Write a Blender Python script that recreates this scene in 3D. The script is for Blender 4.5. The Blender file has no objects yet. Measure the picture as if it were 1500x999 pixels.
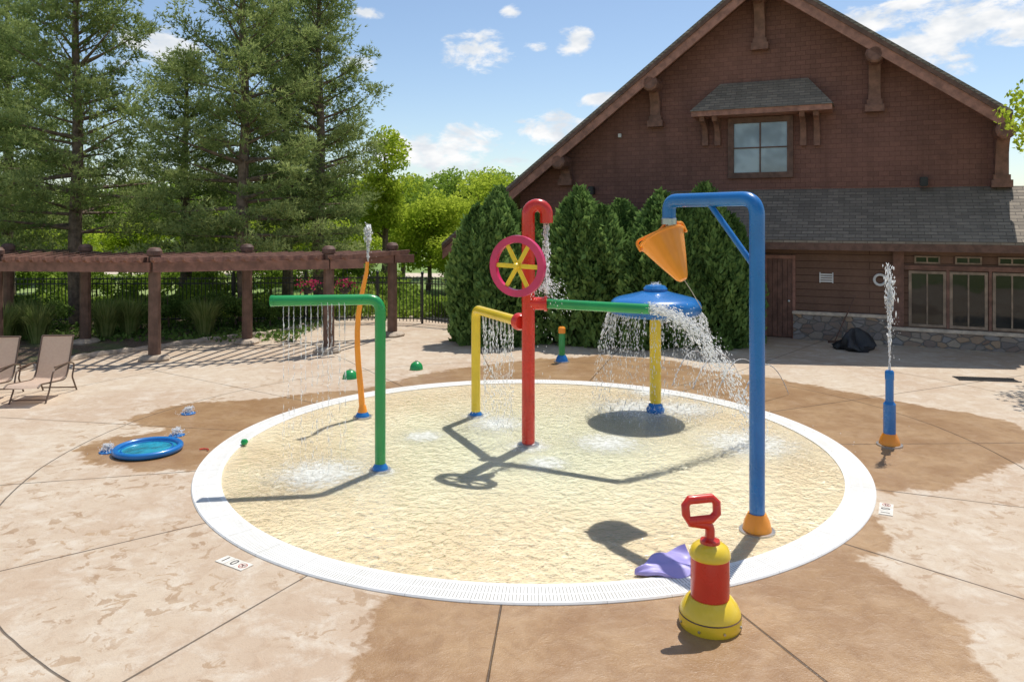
import bpy, bmesh, math, random
import numpy as np
from mathutils import Vector, Matrix
random.seed(7); rng = np.random.default_rng(7)
PI = math.pi; R = math.radians
F = 1115.0; CH = 3.4
sc = bpy.context.scene; col = sc.collection
def G(x, y, h=0.0):
    Z = F*(CH-h)/(y-320.0); return Vector(((x-750)/F*Z, Z, h))
def P(x, y, Z): return Vector(((x-750)/F*Z, Z, CH+(320-y)/F*Z))
PC = Vector((0.27, 11.34, 0)); PR = 4.655; PIN = 4.30
# ---------------------------------------------------------------- materials
def nt_new(name):
    m = bpy.data.materials.new(name); m.use_nodes = True; nt = m.node_tree; nt.nodes.clear()
    out = nt.nodes.new('ShaderNodeOutputMaterial'); return m, nt, out
def nd(nt, t, props=None, **inp):
    n = nt.nodes.new(t)
    if props:
        for k, v in props.items(): setattr(n, k, v)
    for k, v in inp.items():
        key = k.replace('_', ' ')
        s = n.inputs[int(k[1:])] if (k[0] == 'i' and k[1:].isdigit()) else n.inputs[key]
        if isinstance(v, bpy.types.NodeSocket): nt.links.new(v, s)
        else: s.default_value = v
    return n
def c4(c): return (c[0], c[1], c[2], 1)
def mth(nt, op, a, b=0.0, c=0.0, clamp=False):
    return nd(nt, 'ShaderNodeMath', {'operation': op, 'use_clamp': clamp}, i0=a, i1=b, i2=c).outputs[0]
def mixc(nt, f, a, b, bt='MIX'):
    n = nt.nodes.new('ShaderNodeMix'); n.data_type = 'RGBA'; n.blend_type = bt
    for i, v in ((0, f), (6, a), (7, b)):
        if isinstance(v, bpy.types.NodeSocket): nt.links.new(v, n.inputs[i])
        else: n.inputs[i].default_value = v if i == 0 else (v if len(v) == 4 else c4(v))
    return n.outputs[2]
def ss(nt, v, a, b):
    n = nd(nt, 'ShaderNodeMapRange', {'interpolation_type': 'SMOOTHSTEP'}, Value=v); n.inputs[1].default_value = a; n.inputs[2].default_value = b
    return n.outputs[0]
def noise(nt, vec, scale, detail=4, rough=.55, dist=0.0):
    return nd(nt, 'ShaderNodeTexNoise', None, Vector=vec, Scale=scale, Detail=detail, Roughness=rough, Distortion=dist).outputs[0]
def bump(nt, h, strength=.3, dist=.02, normal=None):
    n = nd(nt, 'ShaderNodeBump', None, Height=h, Strength=strength, Distance=dist)
    if normal: nt.links.new(normal, n.inputs['Normal'])
    return n.outputs[0]
def simple(name, c, rough=.5, var=.15, scale=6, metal=0, coat=0, bmp=0.0, bs=40, spec=.5):
    m, nt, out = nt_new(name)
    tc = nd(nt, 'ShaderNodeTexCoord').outputs['Object']
    n1 = noise(nt, tc, scale, 4)
    f = ss(nt, n1, .3, .7)
    cc = mixc(nt, f, tuple(x*(1-var) for x in c), tuple(min(1, x*(1+var)) for x in c))
    b = nd(nt, 'ShaderNodeBsdfPrincipled', None, Base_Color=cc, Metallic=metal, Coat_Weight=coat)
    b.inputs['Specular IOR Level'].default_value = spec
    r = nd(nt, 'ShaderNodeMapRange', None, Value=noise(nt, tc, scale*3, 2)); r.inputs[3].default_value = rough*.75; r.inputs[4].default_value = min(1, rough*1.25)
    nt.links.new(r.outputs[0], b.inputs['Roughness'])
    if bmp: nt.links.new(bump(nt, noise(nt, tc, bs, 3), bmp, .01), b.inputs['Normal'])
    nt.links.new(b.outputs[0], out.inputs[0]); return m
def foliage_mat(name, c1, c2, trans=.3, nscale=1.2):
    m, nt, out = nt_new(name)
    tc = nd(nt, 'ShaderNodeTexCoord').outputs['Object']
    a = nd(nt, 'ShaderNodeAttribute', {'attribute_name': 'leaf_tone'}).outputs['Fac']
    n1 = noise(nt, tc, nscale, 1)
    f = mth(nt, 'ADD', mth(nt, 'MULTIPLY', a, .6), mth(nt, 'MULTIPLY', ss(nt, n1, .3, .7), .4))
    cc = mixc(nt, f, c1, c2)
    b = nd(nt, 'ShaderNodeBsdfDiffuse', None, Color=cc)
    t = nd(nt, 'ShaderNodeBsdfTranslucent', None, Color=cc)
    mx = nd(nt, 'ShaderNodeMixShader', None, Fac=trans); nt.links.new(b.outputs[0], mx.inputs[1]); nt.links.new(t.outputs[0], mx.inputs[2])
    nt.links.new(mx.outputs[0], out.inputs[0]); return m
TH = R(25)
def brickish(name, c1, c2, mort, w, h, rough=.8, mz=1.0, bstr=.6, msize=.012, warp=0.0, light=.35):
    m, nt, out = nt_new(name)
    tc = nd(nt, 'ShaderNodeTexCoord').outputs['Object']
    mp = nd(nt, 'ShaderNodeMapping', None, Vector=tc); mp.inputs['Rotation'].default_value = (0, 0, TH)
    s = nd(nt, 'ShaderNodeSeparateXYZ', None, Vector=mp.outputs[0])
    z = mth(nt, 'MULTIPLY', s.outputs[2], mz)
    if warp:
        z = mth(nt, 'ADD', z, mth(nt, 'MULTIPLY', noise(nt, tc, 3.0, 1), warp))
    v = nd(nt, 'ShaderNodeCombineXYZ', None, X=s.outputs[0], Y=z).outputs[0]
    bt = nd(nt, 'ShaderNodeTexBrick', {'offset': .5}, Vector=v, Color1=c4(c1), Color2=c4(c2), Mortar=c4(mort), Scale=1.0, Mortar_Size=msize, Mortar_Smooth=.1, Bias=0.0, Brick_Width=w, Row_Height=h)
    n1 = noise(nt, v, 14, 4); n2 = noise(nt, tc, .5, 3)
    cc = mixc(nt, mth(nt, 'MULTIPLY', ss(nt, n1, .3, .75), .4), bt.outputs[0], tuple(x*.5 for x in c1))
    cc = mixc(nt, mth(nt, 'MULTIPLY', ss(nt, n2, .4, .7), light), cc, tuple(min(1, x*1.6) for x in c2))
    st = nd(nt, 'ShaderNodeCombineXYZ', None, X=mth(nt, 'MULTIPLY', s.outputs[0], 2.2), Y=mth(nt, 'MULTIPLY', z, .25)).outputs[0]
    cc = mixc(nt, mth(nt, 'MULTIPLY', ss(nt, noise(nt, st, 1.2, 3), .45, .75), .35), cc, tuple(x*.6 for x in c2))
    saw = mth(nt, 'FRACT', mth(nt, 'DIVIDE', z, h))
    hh = mth(nt, 'SUBTRACT', mth(nt, 'MULTIPLY', mth(nt, 'SUBTRACT', 1.0, saw), .8), mth(nt, 'MULTIPLY', bt.outputs[1], .8))
    hh = mth(nt, 'ADD', hh, mth(nt, 'MULTIPLY', n1, .4))
    b = nd(nt, 'ShaderNodeBsdfPrincipled', None, Base_Color=cc, Roughness=rough, Normal=bump(nt, hh, bstr, .03))
    b.inputs['Specular IOR Level'].default_value = .3
    nt.links.new(b.outputs[0], out.inputs[0]); return m
def stone_mat(name):
    m, nt, out = nt_new(name)
    tc = nd(nt, 'ShaderNodeTexCoord').outputs['Object']
    mp = nd(nt, 'ShaderNodeMapping', None, Vector=tc); mp.inputs['Scale'].default_value = (1, 1, 1.7)
    v1 = nd(nt, 'ShaderNodeTexVoronoi', {'feature': 'F1'}, Vector=mp.outputs[0], Scale=3.6)
    v2 = nd(nt, 'ShaderNodeTexVoronoi', {'feature': 'DISTANCE_TO_EDGE'}, Vector=mp.outputs[0], Scale=3.6)
    sp = nd(nt, 'ShaderNodeSeparateColor', None, Color=v1.outputs['Color'])
    cr = nd(nt, 'ShaderNodeValToRGB', None, Fac=sp.outputs[0]); e = cr.color_ramp.elements
    e[0].color = (.26, .16, .11, 1); e[1].color = (.55, .44, .33, 1)
    for p, c in ((.3, (.34, .33, .33, 1)), (.55, (.48, .32, .2, 1)), (.8, (.2, .18, .18, 1))):
        x = cr.color_ramp.elements.new(p); x.color = c
    edge = ss(nt, v2.outputs[0], .02, .07)
    cc = mixc(nt, edge, (.2, .18, .16), mixc(nt, mth(nt, 'MULTIPLY', noise(nt, tc, 20, 4), .5), cr.outputs[0], (.15, .12, .1)))
    b = nd(nt, 'ShaderNodeBsdfPrincipled', None, Base_Color=cc, Roughness=.85, Normal=bump(nt, mth(nt, 'ADD', edge, mth(nt, 'MULTIPLY', noise(nt, tc, 25, 3), .4)), .8, .03))
    nt.links.new(b.outputs[0], out.inputs[0]); return m
def wood_mat(name, c, rough=.6, spec=.4):
    m, nt, out = nt_new(name)
    tc = nd(nt, 'ShaderNodeTexCoord').outputs['Object']
    n1 = noise(nt, tc, 5, 5, .6); n2 = noise(nt, tc, 40, 2)
    cc = mixc(nt, ss(nt, n1, .3, .7), tuple(x*.7 for x in c), tuple(x*1.25 for x in c))
    b = nd(nt, 'ShaderNodeBsdfPrincipled', None, Base_Color=cc, Roughness=rough, Normal=bump(nt, n2, .3, .01))
    b.inputs['Specular IOR Level'].default_value = spec
    nt.links.new(b.outputs[0], out.inputs[0]); return m
def window_mat(name, c, coat=.6, spec=.9):
    m, nt, out = nt_new(name)
    tc = nd(nt, 'ShaderNodeTexCoord').outputs['Object']
    cc = mixc(nt, ss(nt, noise(nt, tc, 1.3, 2), .35, .65), tuple(x*.45 for x in c), c)
    b = nd(nt, 'ShaderNodeBsdfPrincipled', None, Base_Color=cc, Roughness=.04, Normal=bump(nt, noise(nt, tc, 1.6, 1), .12, .04), Coat_Weight=coat)
    b.inputs['Coat Roughness'].default_value = .02; b.inputs['Specular IOR Level'].default_value = spec
    nt.links.new(b.outputs[0], out.inputs[0]); return m
M = {}
M['blue'] = simple('blue_paint', (.01, .165, .48), .28, .1, 2, coat=.3)
M['green'] = simple('green_paint', (.012, .3, .075), .3, .1, 2, coat=.3)
M['red'] = simple('red_paint', (.66, .03, .015), .28, .12, 2, coat=.3)
M['yellow'] = simple('yellow_paint', (.84, .59, .03), .3, .08, 2, coat=.3)
M['orange'] = simple('orange_paint', (.95, .32, .02), .35, .1, 2, coat=.2)
M['magenta'] = simple('magenta_paint', (.62, .03, .13), .35, .12, 3, coat=.3)
M['purple'] = simple('purple_plastic', (.36, .31, .66), .45, .06, 3, coat=.1)
M['steel'] = simple('steel', (.5, .5, .5), .35, .1, 8, metal=1)
M['black'] = simple('black_metal', (.012, .012, .013), .45, .2, 6)
M['bag'] = simple('black_bag', (.02, .02, .022), .5, .3, 6, bmp=1.0, bs=9)
M['white'] = simple('white_paint', (.75, .74, .72), .5, .06, 5)
M['wood'] = wood_mat('pergola_wood', (.15, .085, .06))
M['beam'] = wood_mat('pergola_beam_wood', (.22, .11, .08))
M['trim'] = wood_mat('trim_wood', (.2, .1, .072))
M['trimd'] = wood_mat('dark_trim_wood', (.14, .075, .055))
M['rake'] = wood_mat('rake_wood', (.34, .165, .12))
M['lowwall'] = brickish('board_wall', (.2, .115, .08), (.175, .1, .07), (.06, .03, .02), 4.0, .2, bstr=.4)
M['gable'] = brickish('wood_shingle_wall', (.24, .115, .088), (.185, .09, .07), (.1, .05, .04), .28, .14, bstr=.4, msize=.006, warp=.03, light=.25)
M['roofs'] = brickish('asphalt_shingles', (.34, .28, .215), (.2, .165, .13), (.1, .085, .07), .3, .085, bstr=.8, msize=.007, warp=.01)
M['stone'] = stone_mat('field_stone')
M['cap'] = simple('stone_cap', (.6, .5, .4), .8, .2, 6, bmp=.4)
M['foot'] = simple('footing_stone', (.42, .34, .26), .85, .3, 5, bmp=.6)
M['glassu'] = window_mat('upper_window_glass', (.3, .38, .44))  # grey-blue sky reflection put into the pane's base colour
M['glassl'] = window_mat('lower_window_glass', (.03, .03, .027), .1, .4)
M['wframe'] = wood_mat('window_frame_wood', (.3, .22, .16))
M['sling'] = foliage_mat('tan_sling', (.72, .56, .45), (.8, .65, .53), .45, 20)
M['cframe'] = simple('bronze_frame', (.14, .09, .06), .4, .15, 5)
M['bark'] = simple('bark', (.17, .12, .085), .9, .4, 7, bmp=1.0, bs=14)
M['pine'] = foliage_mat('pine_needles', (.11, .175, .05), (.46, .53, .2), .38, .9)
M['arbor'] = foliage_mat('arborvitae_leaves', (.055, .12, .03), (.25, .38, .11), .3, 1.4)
M['shrub'] = foliage_mat('shrub_leaves', (.06, .125, .025), (.22, .32, .08), .3, 2)
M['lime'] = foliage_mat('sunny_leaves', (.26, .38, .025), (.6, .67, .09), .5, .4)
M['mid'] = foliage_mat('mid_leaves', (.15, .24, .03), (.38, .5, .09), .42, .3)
M['grassb'] = foliage_mat('grass_blades', (.12, .19, .04), (.4, .44, .17), .35, 3)
M['pink'] = foliage_mat('pink_petals', (.5, .02, .12), (.75, .08, .25), .3, 9)
M['teal'] = simple('teal_water', (.02, .3, .42), .08, .35, 6, coat=.5, bmp=.5, bs=14)
M['txt'] = simple('black_lettering', (.07, .065, .06), .6, .2, 30)
M['rtxt'] = simple('red_lettering', (.5, .12, .08), .6, .2, 30)
M['rope'] = simple('rope', (.5, .45, .35), .9, .1, 9)
M['tile'] = simple('tile', (.72, .68, .6), .45, .1, 9)
def water_drop():
    m, nt, out = nt_new('spray_water')
    tc = nd(nt, 'ShaderNodeTexCoord').outputs['Object']
    cc = mixc(nt, noise(nt, tc, 9, 1), (.93, .95, .96), (.99, .99, .99))
    b = nd(nt, 'ShaderNodeBsdfPrincipled', None, Base_Color=cc, Roughness=.2); b.inputs['Specular IOR Level'].default_value = 1
    t = nd(nt, 'ShaderNodeBsdfTranslucent', None, Color=cc)
    mx = nd(nt, 'ShaderNodeMixShader', None, Fac=.68); nt.links.new(b.outputs[0], mx.inputs[1]); nt.links.new(t.outputs[0], mx.inputs[2])
    nt.links.new(mx.outputs[0], out.inputs[0]); return m
M['drop'] = water_drop()
# ---------------------------------------------------------------- mesh builder
W = {}
def worg(o): return W.get(o.name, Vector((0, 0, 0)))
class MB:
    def __init__(s): s.v = []; s.f = []
    def add(s, vs, fs):
        b = len(s.v); s.v += [tuple(v) for v in vs]; s.f += [tuple(b+i for i in f) for f in fs]
    def hexa(s, p):
        s.add(p, [(0, 1, 2, 3), (7, 6, 5, 4), (0, 4, 5, 1), (1, 5, 6, 2), (2, 6, 7, 3), (3, 7, 4, 0)])
    def box(s, c, sz, M3=None):
        hx, hy, hz = [a/2 for a in sz]; c = Vector(c)
        p = [Vector(q) for q in ((-hx, -hy, -hz), (hx, -hy, -hz), (hx, hy, -hz), (-hx, hy, -hz), (-hx, -hy, hz), (hx, -hy, hz), (hx, hy, hz), (-hx, hy, hz))]
        s.hexa([c+(M3 @ q if M3 else q) for q in p])
    def beam(s, a, b, w, h):
        a = Vector(a); b = Vector(b); d = (b-a); L = d.length; d.normalize()
        side = Vector((0, 0, 1)).cross(d)
        if side.length < 1e-4: side = Vector((1, 0, 0))
        side.normalize(); up = d.cross(side)
        Mx = Matrix((d, side, up)).transposed(); s.box((a+b)/2, (L, w, h), Mx)
    def tube(s, pts, r, seg=14, closed=False, cap=True):
        pts = [Vector(p) for p in pts]; n = len(pts)
        rs = r if isinstance(r, (list, tuple)) else [r]*n
        t0 = (pts[1]-pts[0]).normalized(); up = Vector((0, 0, 1)) if abs(t0.z) < .9 else Vector((1, 0, 0))
        nrm = t0.cross(up).normalized(); vs = []; prev = t0
        for i, p in enumerate(pts):
            a = pts[(i-1) % n] if (closed or i > 0) else pts[i]; b = pts[(i+1) % n] if (closed or i < n-1) else pts[i]
            t = (b-a).normalized(); q = prev.rotation_difference(t); nrm = q @ nrm; prev = t
            nrm = (nrm - t*nrm.dot(t)).normalized(); bn = t.cross(nrm)
            for k in range(seg):
                an = 2*PI*k/seg; vs.append(p+(nrm*math.cos(an)+bn*math.sin(an))*rs[i])
        fs = []
        for i in range(n if closed else n-1):
            j = (i+1) % n
            for k in range(seg):
                k2 = (k+1) % seg; fs.append((i*seg+k, i*seg+k2, j*seg+k2, j*seg+k))
        if cap and not closed: fs.append(tuple(range(seg-1, -1, -1))); fs.append(tuple((n-1)*seg+k for k in range(seg)))
        s.add(vs, fs)
    def lathe(s, prof, o, axis=(0, 0, 1), seg=32):
        o = Vector(o); q = Vector((0, 0, 1)).rotation_difference(Vector(axis).normalized()); vs = []
        n = len(prof)
        for r, z in prof:
            for k in range(seg):
                an = 2*PI*k/seg; vs.append(o+q @ Vector((r*math.cos(an), r*math.sin(an), z)))
        fs = []
        for i in range(n-1):
            for k in range(seg):
                k2 = (k+1) % seg; fs.append((i*seg+k, i*seg+k2, (i+1)*seg+k2, (i+1)*seg+k))
        if prof[0][0] > 1e-5: fs.append(tuple(range(seg-1, -1, -1)))
        if prof[-1][0] > 1e-5: fs.append(tuple((n-1)*seg+k for k in range(seg)))
        s.add(vs, fs)
    def prism(s, poly, vec):
        n = len(poly); poly = [Vector(p) for p in poly]; vec = Vector(vec)
        s.add(poly+[p+vec for p in poly], [tuple(range(n-1, -1, -1)), tuple(range(n, 2*n))]+[(i, (i+1) % n, n+(i+1) % n, n+i) for i in range(n)])
    def build(s, name, mat, parent=None, bevel=0, org=None, ang=35):
        me = bpy.data.meshes.new(name)
        o0 = worg(parent) if parent else (Vector(org) if org is not None else Vector((0, 0, 0)))
        me.from_pydata([(v[0]-o0.x, v[1]-o0.y, v[2]-o0.z) for v in s.v], [], s.f)
        bm = bmesh.new(); bm.from_mesh(me); bmesh.ops.remove_doubles(bm, verts=bm.verts, dist=1e-5)
        bmesh.ops.recalc_face_normals(bm, faces=bm.faces)
        if bevel:
            es = [e for e in bm.edges if len(e.link_faces) == 2 and e.calc_face_angle(0) > R(50)]
            try: bmesh.ops.bevel(bm, geom=es, offset=bevel, segments=2, affect='EDGES', clamp_overlap=True)
            except Exception: pass
        bm.to_mesh(me); bm.free(); me.materials.append(mat)
        me.polygons.foreach_set('use_smooth', [True]*len(me.polygons)); me.set_sharp_from_angle(angle=R(ang))
        o = bpy.data.objects.new(name, me); col.objects.link(o)
        if parent: o.parent = parent; W[o.name] = o0
        else: o.location = o0; W[o.name] = o0
        return o
def npmesh(name, v, f, mat, parent=None, org=None, attr=None, smooth=False):
    me = bpy.data.meshes.new(name); v = np.asarray(v, dtype=np.float32); f = np.asarray(f, dtype=np.int32)
    o0 = worg(parent) if parent else (Vector(org) if org is not None else Vector((0, 0, 0)))
    v = v-np.array(o0, dtype=np.float32)
    me.vertices.add(len(v)); me.vertices.foreach_set('co', v.ravel())
    k = f.shape[1]; me.loops.add(f.size); me.loops.foreach_set('vertex_index', f.ravel())
    me.polygons.add(len(f)); me.polygons.foreach_set('loop_start', np.arange(0, f.size, k, dtype=np.int32))
    me.polygons.foreach_set('loop_total', np.full(len(f), k, dtype=np.int32)); me.update(calc_edges=True)
    if attr is not None:
        for an, av in attr.items():
            a = me.attributes.new(an, 'FLOAT', 'POINT'); a.data.foreach_set('value', np.asarray(av, dtype=np.float32))
    me.polygons.foreach_set('use_smooth', np.full(len(f), smooth)); me.materials.append(mat)
    me.update(); me.validate()
    o = bpy.data.objects.new(name, me); col.objects.link(o)
    if parent: o.parent = parent
    else: o.location = o0
    W[o.name] = o0; return o
def tag(o, label=None, cat=None, group=None, kind=None):
    if label: o['label'] = label
    if cat: o['category'] = cat
    if group: o['group'] = group
    if kind: o['kind'] = kind
    return o
def empty(name, loc, label=None, cat=None, group=None):
    o = bpy.data.objects.new(name, None); col.objects.link(o); o.location = loc; o.empty_display_size = .2; W[o.name] = Vector(loc)
    return tag(o, label, cat, group)
def copy_tree(o, parent=None):
    c = o.copy(); col.objects.link(c); c.parent = parent
    for ch in list(o.children): copy_tree(ch, c)
    return c
def fillet(pts, rad, n=8):
    pts = [Vector(p) for p in pts]; out = [pts[0]]
    for i in range(1, len(pts)-1):
        a, b, c = pts[i-1], pts[i], pts[i+1]; d1 = (a-b).normalized(); d2 = (c-b).normalized()
        an = d1.angle(d2)/2; t = min(rad/math.tan(an), .49*(a-b).length, .49*(c-b).length)
        p1 = b+d1*t; p2 = b+d2*t
        for k in range(n+1):
            u = k/n; out.append(p1*(1-u)**2+b*2*u*(1-u)+p2*u*u)
    out.append(pts[-1]); return out
# ---------------------------------------------------------------- world, sun, camera
w = bpy.data.worlds.new('World'); sc.world = w; w.use_nodes = True; nt = w.node_tree; nt.nodes.clear()
SD = Vector((.25, .4, 1)).normalized()
wo = nt.nodes.new('ShaderNodeOutputWorld')
sky = nt.nodes.new('ShaderNodeTexSky'); sky.sky_type = 'NISHITA'; sky.sun_disc = False
sky.sun_elevation = math.asin(SD.z); sky.sun_rotation = math.atan2(.25, .4); sky.altitude = 200; sky.dust_density = .5; sky.ozone_density = 1.6
bg = nd(nt, 'ShaderNodeBackground', None, Color=sky.outputs[0], Strength=.132)
tcw = nd(nt, 'ShaderNodeTexCoord').outputs['Generated']
nw = nd(nt, 'ShaderNodeMapping', None, Vector=tcw); nw.inputs['Scale'].default_value = (1, 1, 1.9)
tn = noise(nt, nw.outputs[0], 16, 6, .62, .3)
acc = None
for (x, y, rx, ry) in ((700, 76, 85, 40), (655, 222, 160, 56), (842, 62, 34, 28), (1365, 40, 210, 90), (1490, 45, 80, 45), (523, 95, 40, 26), (748, 18, 24, 14), (541, 20, 50, 16), (815, 190, 80, 36), (775, 66, 34, 14), (590, 235, 70, 30), (225, 75, 80, 50), (870, 145, 60, 20)):
    d = Vector(((x-750)/F, 1, (320-y)/F)); L = d.length; d.normalize()
    a = nd(nt, 'ShaderNodeVectorMath', {'operation': 'SUBTRACT'}); nt.links.new(tcw, a.inputs[0]); a.inputs[1].default_value = d
    b = nd(nt, 'ShaderNodeVectorMath', {'operation': 'MULTIPLY'}); nt.links.new(a.outputs[0], b.inputs[0]); sx = F*L/rx; b.inputs[1].default_value = (sx, sx*.6, F*L/ry)
    l = nd(nt, 'ShaderNodeVectorMath', {'operation': 'LENGTH'}); nt.links.new(b.outputs[0], l.inputs[0])
    v = mth(nt, 'SUBTRACT', 1.0, l.outputs['Value'], clamp=True)
    acc = v if acc is None else mth(nt, 'MAXIMUM', acc, v)
gen = mth(nt, 'MULTIPLY', ss(nt, noise(nt, nw.outputs[0], 3.2, 2), .48, .66), .8)
sy = nd(nt, 'ShaderNodeSeparateXYZ', None, Vector=tcw)
back = mth(nt, 'LESS_THAN', sy.outputs[1], .35)
acc = mth(nt, 'MAXIMUM', acc, mth(nt, 'MULTIPLY', gen, back))
cm = ss(nt, mth(nt, 'ADD', mth(nt, 'MULTIPLY', mth(nt, 'POWER', acc, .6), .66), mth(nt, 'MULTIPLY', mth(nt, 'SUBTRACT', tn, .5), 1.5)), .32, .6)
cm = mth(nt, 'MULTIPLY', cm, ss(nt, acc, 0.0, .12))
cshade = mixc(nt, ss(nt, noise(nt, nw.outputs[0], 22, 3), .35, .65), (.74, .79, .85), (1, 1, 1))
bg2 = nd(nt, 'ShaderNodeBackground', None, Color=cshade, Strength=1.0)
mxw = nd(nt, 'ShaderNodeMixShader', None, Fac=cm); nt.links.new(bg.outputs[0], mxw.inputs[1]); nt.links.new(bg2.outputs[0], mxw.inputs[2])
nt.links.new(mxw.outputs[0], wo.inputs[0])
ld = bpy.data.lights.new('sun', 'SUN'); ld.energy = 4.5; ld.angle = R(.5); ld.color = (1, .955, .88)
lo = bpy.data.objects.new('sun', ld); col.objects.link(lo); lo.rotation_euler = SD.to_track_quat('Z', 'Y').to_euler(); lo.location = (10, 20, 40)
cd = bpy.data.cameras.new('camera'); cd.sensor_width = 36; cd.lens = F/1500*36; cd.shift_y = -(499.5-320)/1500; cd.clip_end = 3000; cd.clip_start = .1
co = bpy.data.objects.new('camera', cd); col.objects.link(co); co.location = (0, 0, CH); co.rotation_euler = (R(90), 0, 0); sc.camera = co
sc.view_settings.view_transform = 'Standard'; sc.view_settings.look = 'None'; sc.view_settings.exposure = 0
# ---------------------------------------------------------------- ground
def lawn_mat():
    m, nt, out = nt_new('lawn_grass')
    tc = nd(nt, 'ShaderNodeTexCoord').outputs['Object']
    a = noise(nt, tc, .06, 4); b_ = noise(nt, tc, 9, 3)
    cc = mixc(nt, ss(nt, a, .35, .65), (.16, .26, .05), (.32, .37, .13))
    cc = mixc(nt, mth(nt, 'MULTIPLY', b_, .5), cc, (.1, .16, .03))
    b = nd(nt, 'ShaderNodeBsdfPrincipled', None, Base_Color=cc, Roughness=.9, Normal=bump(nt, b_, .6, .05)); nt.links.new(b.outputs[0], out.inputs[0]); return m
mb = MB(); mb.add([(-900, -60, -.03), (900, -60, -.03), (900, 1600, -.03), (-900, 1600, -.03)], [(0, 1, 2, 3)])
tag(mb.build('ground', lawn_mat()), 'green lawn and meadow reaching the horizon', 'ground', kind='structure')
def deck_mat():
    m, nt, out = nt_new('stamped_concrete')
    tc = nd(nt, 'ShaderNodeTexCoord').outputs['Object']
    s = nd(nt, 'ShaderNodeSeparateXYZ', None, Vector=tc)
    v2 = nd(nt, 'ShaderNodeCombineXYZ', None, X=s.outputs[0], Y=s.outputs[1]).outputs[0]
    r = mth(nt, 'SQRT', mth(nt, 'ADD', mth(nt, 'POWER', mth(nt, 'ABSOLUTE', s.outputs[0]), 2), mth(nt, 'POWER', mth(nt, 'ABSOLUTE', s.outputs[1]), 2)))
    an = mth(nt, 'ARCTAN2', s.outputs[1], s.outputs[0])
    st = R(24); a = mth(nt, 'DIVIDE', mth(nt, 'ADD', an, 20*PI-R(265.5)), st)
    fr = mth(nt, 'ABSOLUTE', mth(nt, 'SUBTRACT', mth(nt, 'FRACT', mth(nt, 'ADD', a, .5)), .5))
    wob = mth(nt, 'MULTIPLY', mth(nt, 'SUBTRACT', noise(nt, v2, 1.3, 2), .5), .06)
    d1 = mth(nt, 'ABSOLUTE', mth(nt, 'ADD', mth(nt, 'MULTIPLY', mth(nt, 'MULTIPLY', fr, st), r), mth(nt, 'MULTIPLY', wob, .3)))
    d2 = mth(nt, 'ABSOLUTE', mth(nt, 'SUBTRACT', r, mth(nt, 'ADD', 6.75, wob)))
    d3 = mth(nt, 'ABSOLUTE', mth(nt, 'SUBTRACT', r, mth(nt, 'ADD', 9.9, wob)))
    dd = mth(nt, 'MINIMUM', mth(nt, 'MINIMUM', d1, d2), d3)
    seam = mth(nt, 'SUBTRACT', 1.0, ss(nt, dd, .005, .014))
    wet = nd(nt, 'ShaderNodeAttribute', {'attribute_name': 'wet'}).outputs['Fac']
    n1 = noise(nt, v2, 1.1, 5, .6); n2 = noise(nt, v2, .35, 3); n3 = noise(nt, v2, 6, 6, .65, .6)
    wf = mth(nt, 'ADD', wet, mth(nt, 'ADD', mth(nt, 'MULTIPLY', mth(nt, 'SUBTRACT', n1, .5), .8), mth(nt, 'MULTIPLY', mth(nt, 'SUBTRACT', n3, .5), .4)))
    wm = ss(nt, wf, -.04, .07)
    sp = noise(nt, v2, 5.2, 5, .6, .8); spm = mth(nt, 'MULTIPLY', ss(nt, sp, .565, .595), ss(nt, noise(nt, v2, .7, 2), .42, .55))
    spm = mth(nt, 'MULTIPLY', spm, mth(nt, 'SUBTRACT', 1.0, ss(nt, r, 6.6, 8.6)))
    wm = mth(nt, 'MAXIMUM', wm, mth(nt, 'MULTIPLY', spm, .6))
    dry = mixc(nt, ss(nt, n2, .35, .65), (.475, .355, .25), (.55, .45, .335))
    dry = mixc(nt, mth(nt, 'MULTIPLY', ss(nt, n3, .42, .7), .5), dry, (.395, .27, .175))
    mott = ss(nt, noise(nt, v2, 2.4, 7, .75, .4), .45, .68)
    dry = mixc(nt, mth(nt, 'MULTIPLY', mott, .65), dry, (.63, .56, .46))
    wetc = mixc(nt, ss(nt, n1, .35, .7), (.31, .175, .08), (.42, .265, .135))
    wetc = mixc(nt, mth(nt, 'MULTIPLY', ss(nt, n3, .4, .7), .5), wetc, (.245, .13, .055))
    wetc = mixc(nt, mth(nt, 'MULTIPLY', mott, .38), wetc, (.48, .33, .2))
    cc = mixc(nt, wm, dry, wetc)
    fine = noise(nt, v2, 60, 3, .7)
    cc = mixc(nt, mth(nt, 'MULTIPLY', ss(nt, fine, .5, .8), .35), cc, (.25, .17, .12))
    cc = mixc(nt, mth(nt, 'MULTIPLY', seam, .8), cc, (.06, .04, .025))
    h = mth(nt, 'ADD', mth(nt, 'MULTIPLY', n3, 1.0), mth(nt, 'MULTIPLY', fine, .4))
    h = mth(nt, 'SUBTRACT', h, mth(nt, 'MULTIPLY', seam, 1.2))
    b = nd(nt, 'ShaderNodeBsdfPrincipled', None, Base_Color=cc, Normal=bump(nt, h, .7, .016))
    rr = nd(nt, 'ShaderNodeMapRange', None, Value=wm); rr.inputs[3].default_value = .78; rr.inputs[4].default_value = .36
    nt.links.new(rr.outputs[0], b.inputs['Roughness']); nt.links.new(b.outputs[0], out.inputs[0]); return m
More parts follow.
